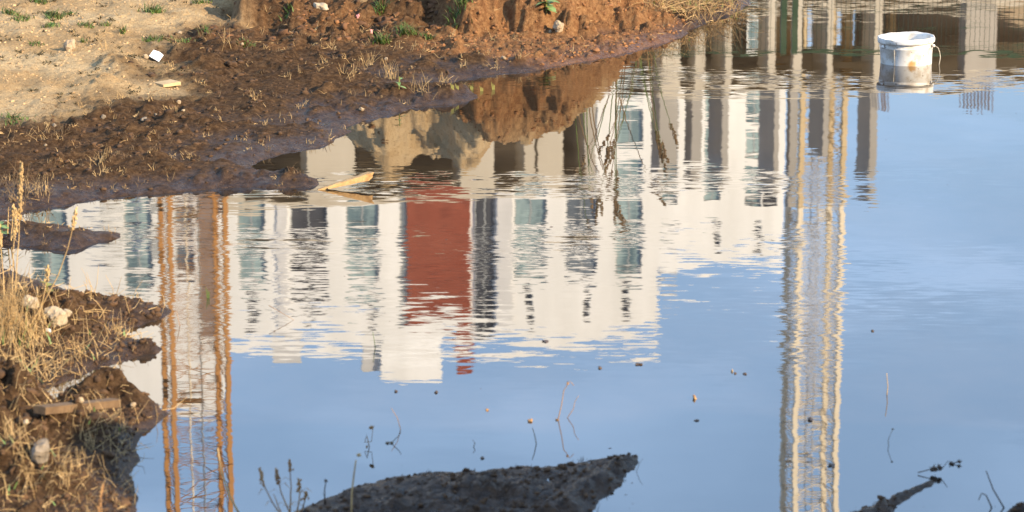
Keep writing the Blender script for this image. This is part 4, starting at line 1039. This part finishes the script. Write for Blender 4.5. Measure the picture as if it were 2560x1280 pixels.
stalk(2510, 1270, [(0, 0), (-30, 50), (-50, 100)], 'debris', 'dark bare twig leaning left in the lower right corner', 2.2)
stalk(2470, 1270, [(10, 0), (-6, 34), (-18, 40), (-26, 20)], 'debris', 'hooked dark twig in the lower right corner', 2.0)
stalk(946, 868, [(-8, 0), (-14, 40)], 'green', 'thin green blade standing in the water beside the penthouse reflection', 1.6)
stalk(735, 800, [(-64, 38), (-30, 18), (0, 0)], 'straw_red', 'crooked fine twig floating on the white reflection', 1.3)
stalk(440, 815, [(6, -30), (10, 0), (2, 40)], 'straw_red', 'thin brown stalk at the tip of the left bank', 1.8)
stalk(604, 1296, [(0, 0), (-30, 60), (-50, 125), (-58, 190)], 'straw', 'long pale straw leaning left at the bottom edge', 3.2)
stalk(884, 1290, [(-6, 0), (-4, 60), (2, 110), (8, 150)], 'straw', 'long thin bur stem rising in front of the mud islet', 3.0, [(16, 164, 15)])
stalk(812, 1262, [(0, 0), (0, 40), (4, 62)], 'debris', 'dark stem with a round head at the left end of the mud islet', 2, [(4, 64, 12)])
tall_grass(240, 1330, [(-10, 24, 135, 85, 4)], 'blurred pale grass head at the bottom left edge', 67, 'straw_red', group='reed stems at the bottom edge', r_px=3, name='grass_head')
tall_grass(722, 1296, [(10, -70, 150, 46, -12), (4, -36, 118, 40, -6), (0, 2, 150, 30, 4), (14, 26, 100, 34, 6), (20, 46, 70, 26, 4), (-8, -40, 60, 0, 0)], 'reed stems with small heads at the bottom edge left of the mud islet', 66, 'straw_red', group='reed stems at the bottom edge', r_px=2.4, name='reed_clump')
stalk(1655, 1100 + 80, [(-70, -8), (-58, 24), (-50, 36)], 'straw_dark', 'thin hair-like stem on the tip of the mud ridge', 1.2)
# floating leaves and husks
def floater(px, py, w, h, m, label, seed, up=.25):
    p = on(px, py); s = mpp(p); b = MB(); w *= .72; h *= .6; b.ball((p.x, p.y, up * h * s), (w * s / 2, w * s / 2 * 1.5, h * s / 2), seed, .6, 1)
    tag(b.build('floating_husk', m, loc=tuple(p)), label, 'leaf litter', 'bits floating on the pond')
for i, (px, py, w_, h_, m, lab) in enumerate([(1736, 997, 13, 20, 'straw_red', 'brown husk floating upright in the open water'), (2026, 1050, 20, 14, 'debris', 'dark leaf tip floating inside the pale mast reflection'), (2080, 1164, 26, 9, 'debris', 'dark leaf floating low in the pale mast reflection'),
        (1597, 912, 22, 7, 'debris', 'flat dark leaf floating near the roof reflection'), (1500, 921, 16, 7, 'debris', 'small dark leaf left of the flat leaf'), (1838, 934, 10, 8, 'debris', 'small bit beside a pale bud in the water'), (1862, 936, 12, 8, 'debris', 'small winged bit right of the pale bud'),
        (1830, 930, 7, 12, 'straw', 'pale bud standing on the open water'), (1365, 854, 22, 6, 'debris', 'dark sliver at the lower edge of the white reflection'), (990, 980, 12, 8, 'debris', 'dark bit under the penthouse reflection'), (1090, 982, 12, 9, 'debris', 'dark bit right of the one under the penthouse'),
        (1218, 1026, 10, 9, 'straw_red', 'rusty speck in the middle of the blue water'), (1326, 1054, 14, 14, 'straw_red', 'rusty curled bit beside the forked twigs'), (2182, 828, 10, 9, 'debris', 'dark bit alone in the right blue water'), (1205, 1146, 14, 7, 'debris', 'dark bit just behind the mud islet'), (1741, 1052, 18, 5, 'debris', 'faint sliver below the brown husk')]):
    floater(px, py, w_, h_, m, lab, i * 3 + 1)
for px, py, lab in ((895, 46, 'pink petal scrap high on the brown bank'), (928, 84, 'pink petal scrap below the other on the brown bank')):
    p = on(px, py); s = mpp(p); b = MB(); b.ball(p + Vector((0, 0, 4 * s)), (4 * s, 4 * s, 6 * s), px, .4, 1); tag(b.build('petal_scrap', 'pink', loc=tuple(p)), lab, 'litter', 'pink scraps')

# ------------------------------------------------------------------ uncountable crumbs, straw and specks
def scatter(n, x0, x1, y0, y1, keep):
    px, py = RNG.uniform(x0, x1, n), RNG.uniform(y0, y1, n)
    a, b = (px - 1280) / FPX, (640 - py) / FPX; dz = -SP + b * CP; dy = CP + b * SP; t = -(CAM_H - .05) / dz
    X, Y = a * t, dy * t
    m = keep(X, Y); X, Y = X[m], Y[m]
    return X, Y, sample(HG, X, Y)
def crumbs(name, X, Y, Zv, lo_, hi_, m, sink=.25, flat=.75, power=2.5, lev=0, jit=.45):
    base = np.array(ICO[lev][0]); f = np.array(ICO[lev][1]); n = len(X); nb_ = len(base)
    r_ = (lo_ + (hi_ - lo_) * RNG.random(n) ** power) * Y / FPX * .5
    j = 1 + jit * RNG.uniform(-1, 1, (n, nb_))
    ang = RNG.uniform(0, 6.28, n); c, s_ = np.cos(ang), np.sin(ang)
    v = base[None] * j[..., None] * np.array([1.25, .9, flat]) * RNG.uniform(.62, 1.3, (n, 1, 3))
    vx = v[..., 0] * c[:, None] - v[..., 1] * s_[:, None]; vy = v[..., 0] * s_[:, None] + v[..., 1] * c[:, None]
    V_ = np.stack([vx, vy, v[..., 2]], -1) * r_[:, None, None] + np.stack([X, Y, Zv + r_ * (flat - sink - .3)], 1)[:, None]
    F_ = (f[None] + nb_ * np.arange(n)[:, None, None]).reshape(-1, 3)
    me = bpy.data.meshes.new(name); me.vertices.add(n * nb_); me.vertices.foreach_set('co', V_.astype(np.float32).ravel())
    me.loops.add(F_.size); me.loops.foreach_set('vertex_index', F_.ravel().astype(np.int32)); me.polygons.add(len(F_)); me.polygons.foreach_set('loop_start', np.arange(0, F_.size, 3, dtype=np.int32))
    me.update(calc_edges=True); me.materials.append(M[m]); o = bpy.data.objects.new(name, me); COL.objects.link(o); return o
def mk(G): return lambda X, Y: sample(G, X, Y)
dS, sS, rS, wS = mk(DG), mk(SG), mk(RG), mk(WG)
X, Y, Zv = scatter(8000, 0, 1300, 0, 500, lambda X, Y: (dS(X, Y) > .03) & (sS(X, Y) < .4) & (rS(X, Y) < .5))
k = RNG.random(len(X)) < np.clip(1.15 - wS(X, Y), .25, 1)
tag(crumbs('mud_crumbs', X[k], Y[k], Zv[k], 1.0, 17, 'clod', power=5.0, sink=.4), 'crumbs of brown soil strewn over the far mud', 'soil', kind='stuff')
X, Y, Zv = scatter(26000, 380, 1720, -40, 150, lambda X, Y: (dS(X, Y) > .03) & (rS(X, Y) > .4) & (sS(X, Y) < .6))
tag(crumbs('red_crumbs', X, Y, Zv, .8, 13, 'clod_red', power=7.0, sink=.5), 'crumbs of red soil on and around the mound', 'soil', kind='stuff')
X, Y, Zv = scatter(1500, 520, 1120, -10, 120, lambda X, Y: (dS(X, Y) > .03) & (fbm(X * 2.5, Y * 1.5, 3, 207) > .0))
tag(crumbs('bank_clods', X, Y, Zv, 3, 32, 'clod_bank', .62, .7, 4.0, 1, .42), 'broken clods strewn over the dug bank left of the mound', 'soil', kind='stuff')
X, Y, Zv = scatter(700, -20, 430, 720, 1300, lambda X, Y: (dS(X, Y) > .03))
tag(crumbs('near_bank_clods', X, Y, Zv, 3, 34, 'clod', .62, .65, 4.0, 1, .42), 'broken clods on the near left bank', 'soil', kind='stuff')
X, Y, Zv = scatter(5000, -20, 700, -20, 300, lambda X, Y: (sS(X, Y) > .6))
tag(crumbs('sand_crumbs', X, Y, Zv, 1.0, 9, 'sand_clod', power=5.0, sink=.4), 'sandy crumbs on the pale sand', 'soil', kind='stuff')
X, Y, Zv = scatter(9000, -20, 440, 700, 1300, lambda X, Y: (dS(X, Y) > .015))
tag(crumbs('near_bank_crumbs', X, Y, Zv, 1.5, 20, 'clod', power=4.0, sink=.45), 'crumbs of brown soil on the near left bank', 'soil', kind='stuff')
X, Y, Zv = scatter(3200, 680, 2560, 1090, 1320, lambda X, Y: (dS(X, Y) > .006))
tag(crumbs('islet_crumbs', X, Y, Zv, 2.5, 18, 'clod', power=3.0), 'wet crumbs on the mud islets', 'soil', kind='stuff')
def straws(name, X, Y, Zv, h0, h1, up, m, r_px=.75, clump=0):
    b = MB(); rn = random.Random(len(X))
    for x, y, z in zip(X.tolist(), Y.tolist(), Zv.tolist()):
      s = y / FPX; x_, y_ = x, y
      for _ in range(rn.choice((1, 1, 2, 4, 6, 8)) if clump else 1):
        x, y = x_ + rn.gauss(0, 5) * s * clump, y_ + rn.gauss(0, 9) * s * clump
        L = rn.uniform(h0, h1) * s * rn.uniform(.4, 1); az = rn.uniform(0, 6.28)
        if rn.random() < up: d = Vector((rn.gauss(0, .35), rn.gauss(0, .35), 1))
        else: d = Vector((math.cos(az), math.sin(az), rn.uniform(.02, .4)))
        d.normalize(); a = Vector((x, y, max(z, 0) - .002)); k = Vector((rn.gauss(0, .2), rn.gauss(0, .2), rn.gauss(0, .15)))
        b.tube([a, a + d * L * .55, a + (d + k) * L], [r_px * s, r_px * s * .8, r_px * s * .4], 3, False)
    return b.build(name, m)
X, Y, Zv = scatter(1900, 0, 1300, 90, 630, lambda X, Y: (dS(X, Y) > .02) & (sS(X, Y) < .5) & (fbm(X * 3, Y * 2, 2, 7) > -.12))
h = len(X) // 2
tag(straws('mud_stubble', X[:h], Y[:h], Zv[:h], 6, 24, .55, 'straw', .8, 1), 'straw stubble poking from the far mud', 'stubble', kind='stuff')
tag(straws('dark_stubble', X[h:], Y[h:], Zv[h:], 6, 22, .5, 'straw_dark', .9, 1), 'dark rotten stubble poking from the far mud', 'stubble', kind='stuff')
X, Y, Zv = scatter(700, 680, 2560, 1100, 1320, lambda X, Y: (dS(X, Y) > -.004))
tag(straws('islet_stubble', X, Y, Zv, 6, 26, .5, 'debris', 1.1, 1), 'dark stubble on the mud islets', 'stubble', kind='stuff')
X, Y, Zv = scatter(900, 0, 1700, 0, 130, lambda X, Y: (dS(X, Y) > .05))
tag(straws('bank_straw', X, Y, Zv, 8, 30, .3, 'straw'), 'loose straw on the sand and upper bank', 'straw', kind='stuff')
X, Y, Zv = scatter(1500, -20, 440, 600, 1300, lambda X, Y: (dS(X, Y) > .0))
tag(straws('near_straw', X, Y, Zv, 15, 80, .35, 'straw', 1.0), 'loose straw on the near left bank', 'straw', kind='stuff')
X, Y, Zv = scatter(900, 0, 700, 0, 300, lambda X, Y: (sS(X, Y) > .4) & (fbm(X * 4, Y * 2, 2, 17) > .05))
b = MB(); rn = random.Random(4)
for x, y, z in zip(X.tolist(), Y.tolist(), Zv.tolist()):
    s = y / FPX
    for k in range(rn.choice((2, 4, 9))):
        az = rn.uniform(0, 6.28); L = rn.uniform(5, 15) * s; q = Vector((x + rn.gauss(0, 4) * s, y + rn.gauss(0, 6) * s, z))
        b.blade([q, q + Vector((math.cos(az), math.sin(az), .7)) * L * .5, q + Vector((math.cos(az), math.sin(az), .5)) * L], 1.5 * s, (-math.sin(az), math.cos(az), 0))
tag(b.build('ground_sprigs', 'sprig'), 'tiny withered sprigs dotted over the sand', 'ground cover', kind='stuff')
# specks afloat: dense along the mud edge, sparse on the open water
X, Y, Zv = scatter(2600, 0, 2560, 0, 1280, lambda X, Y: (dS(X, Y) < -.01) & (RNG.random(len(X)) < np.where(dS(X, Y) > -.10, .8, .05)))
tag(crumbs('floating_specks', X, Y, Zv * 0, 2, 12, 'debris', .3, .35, 3.0), 'dark specks floating on the pond', 'debris', kind='stuff')
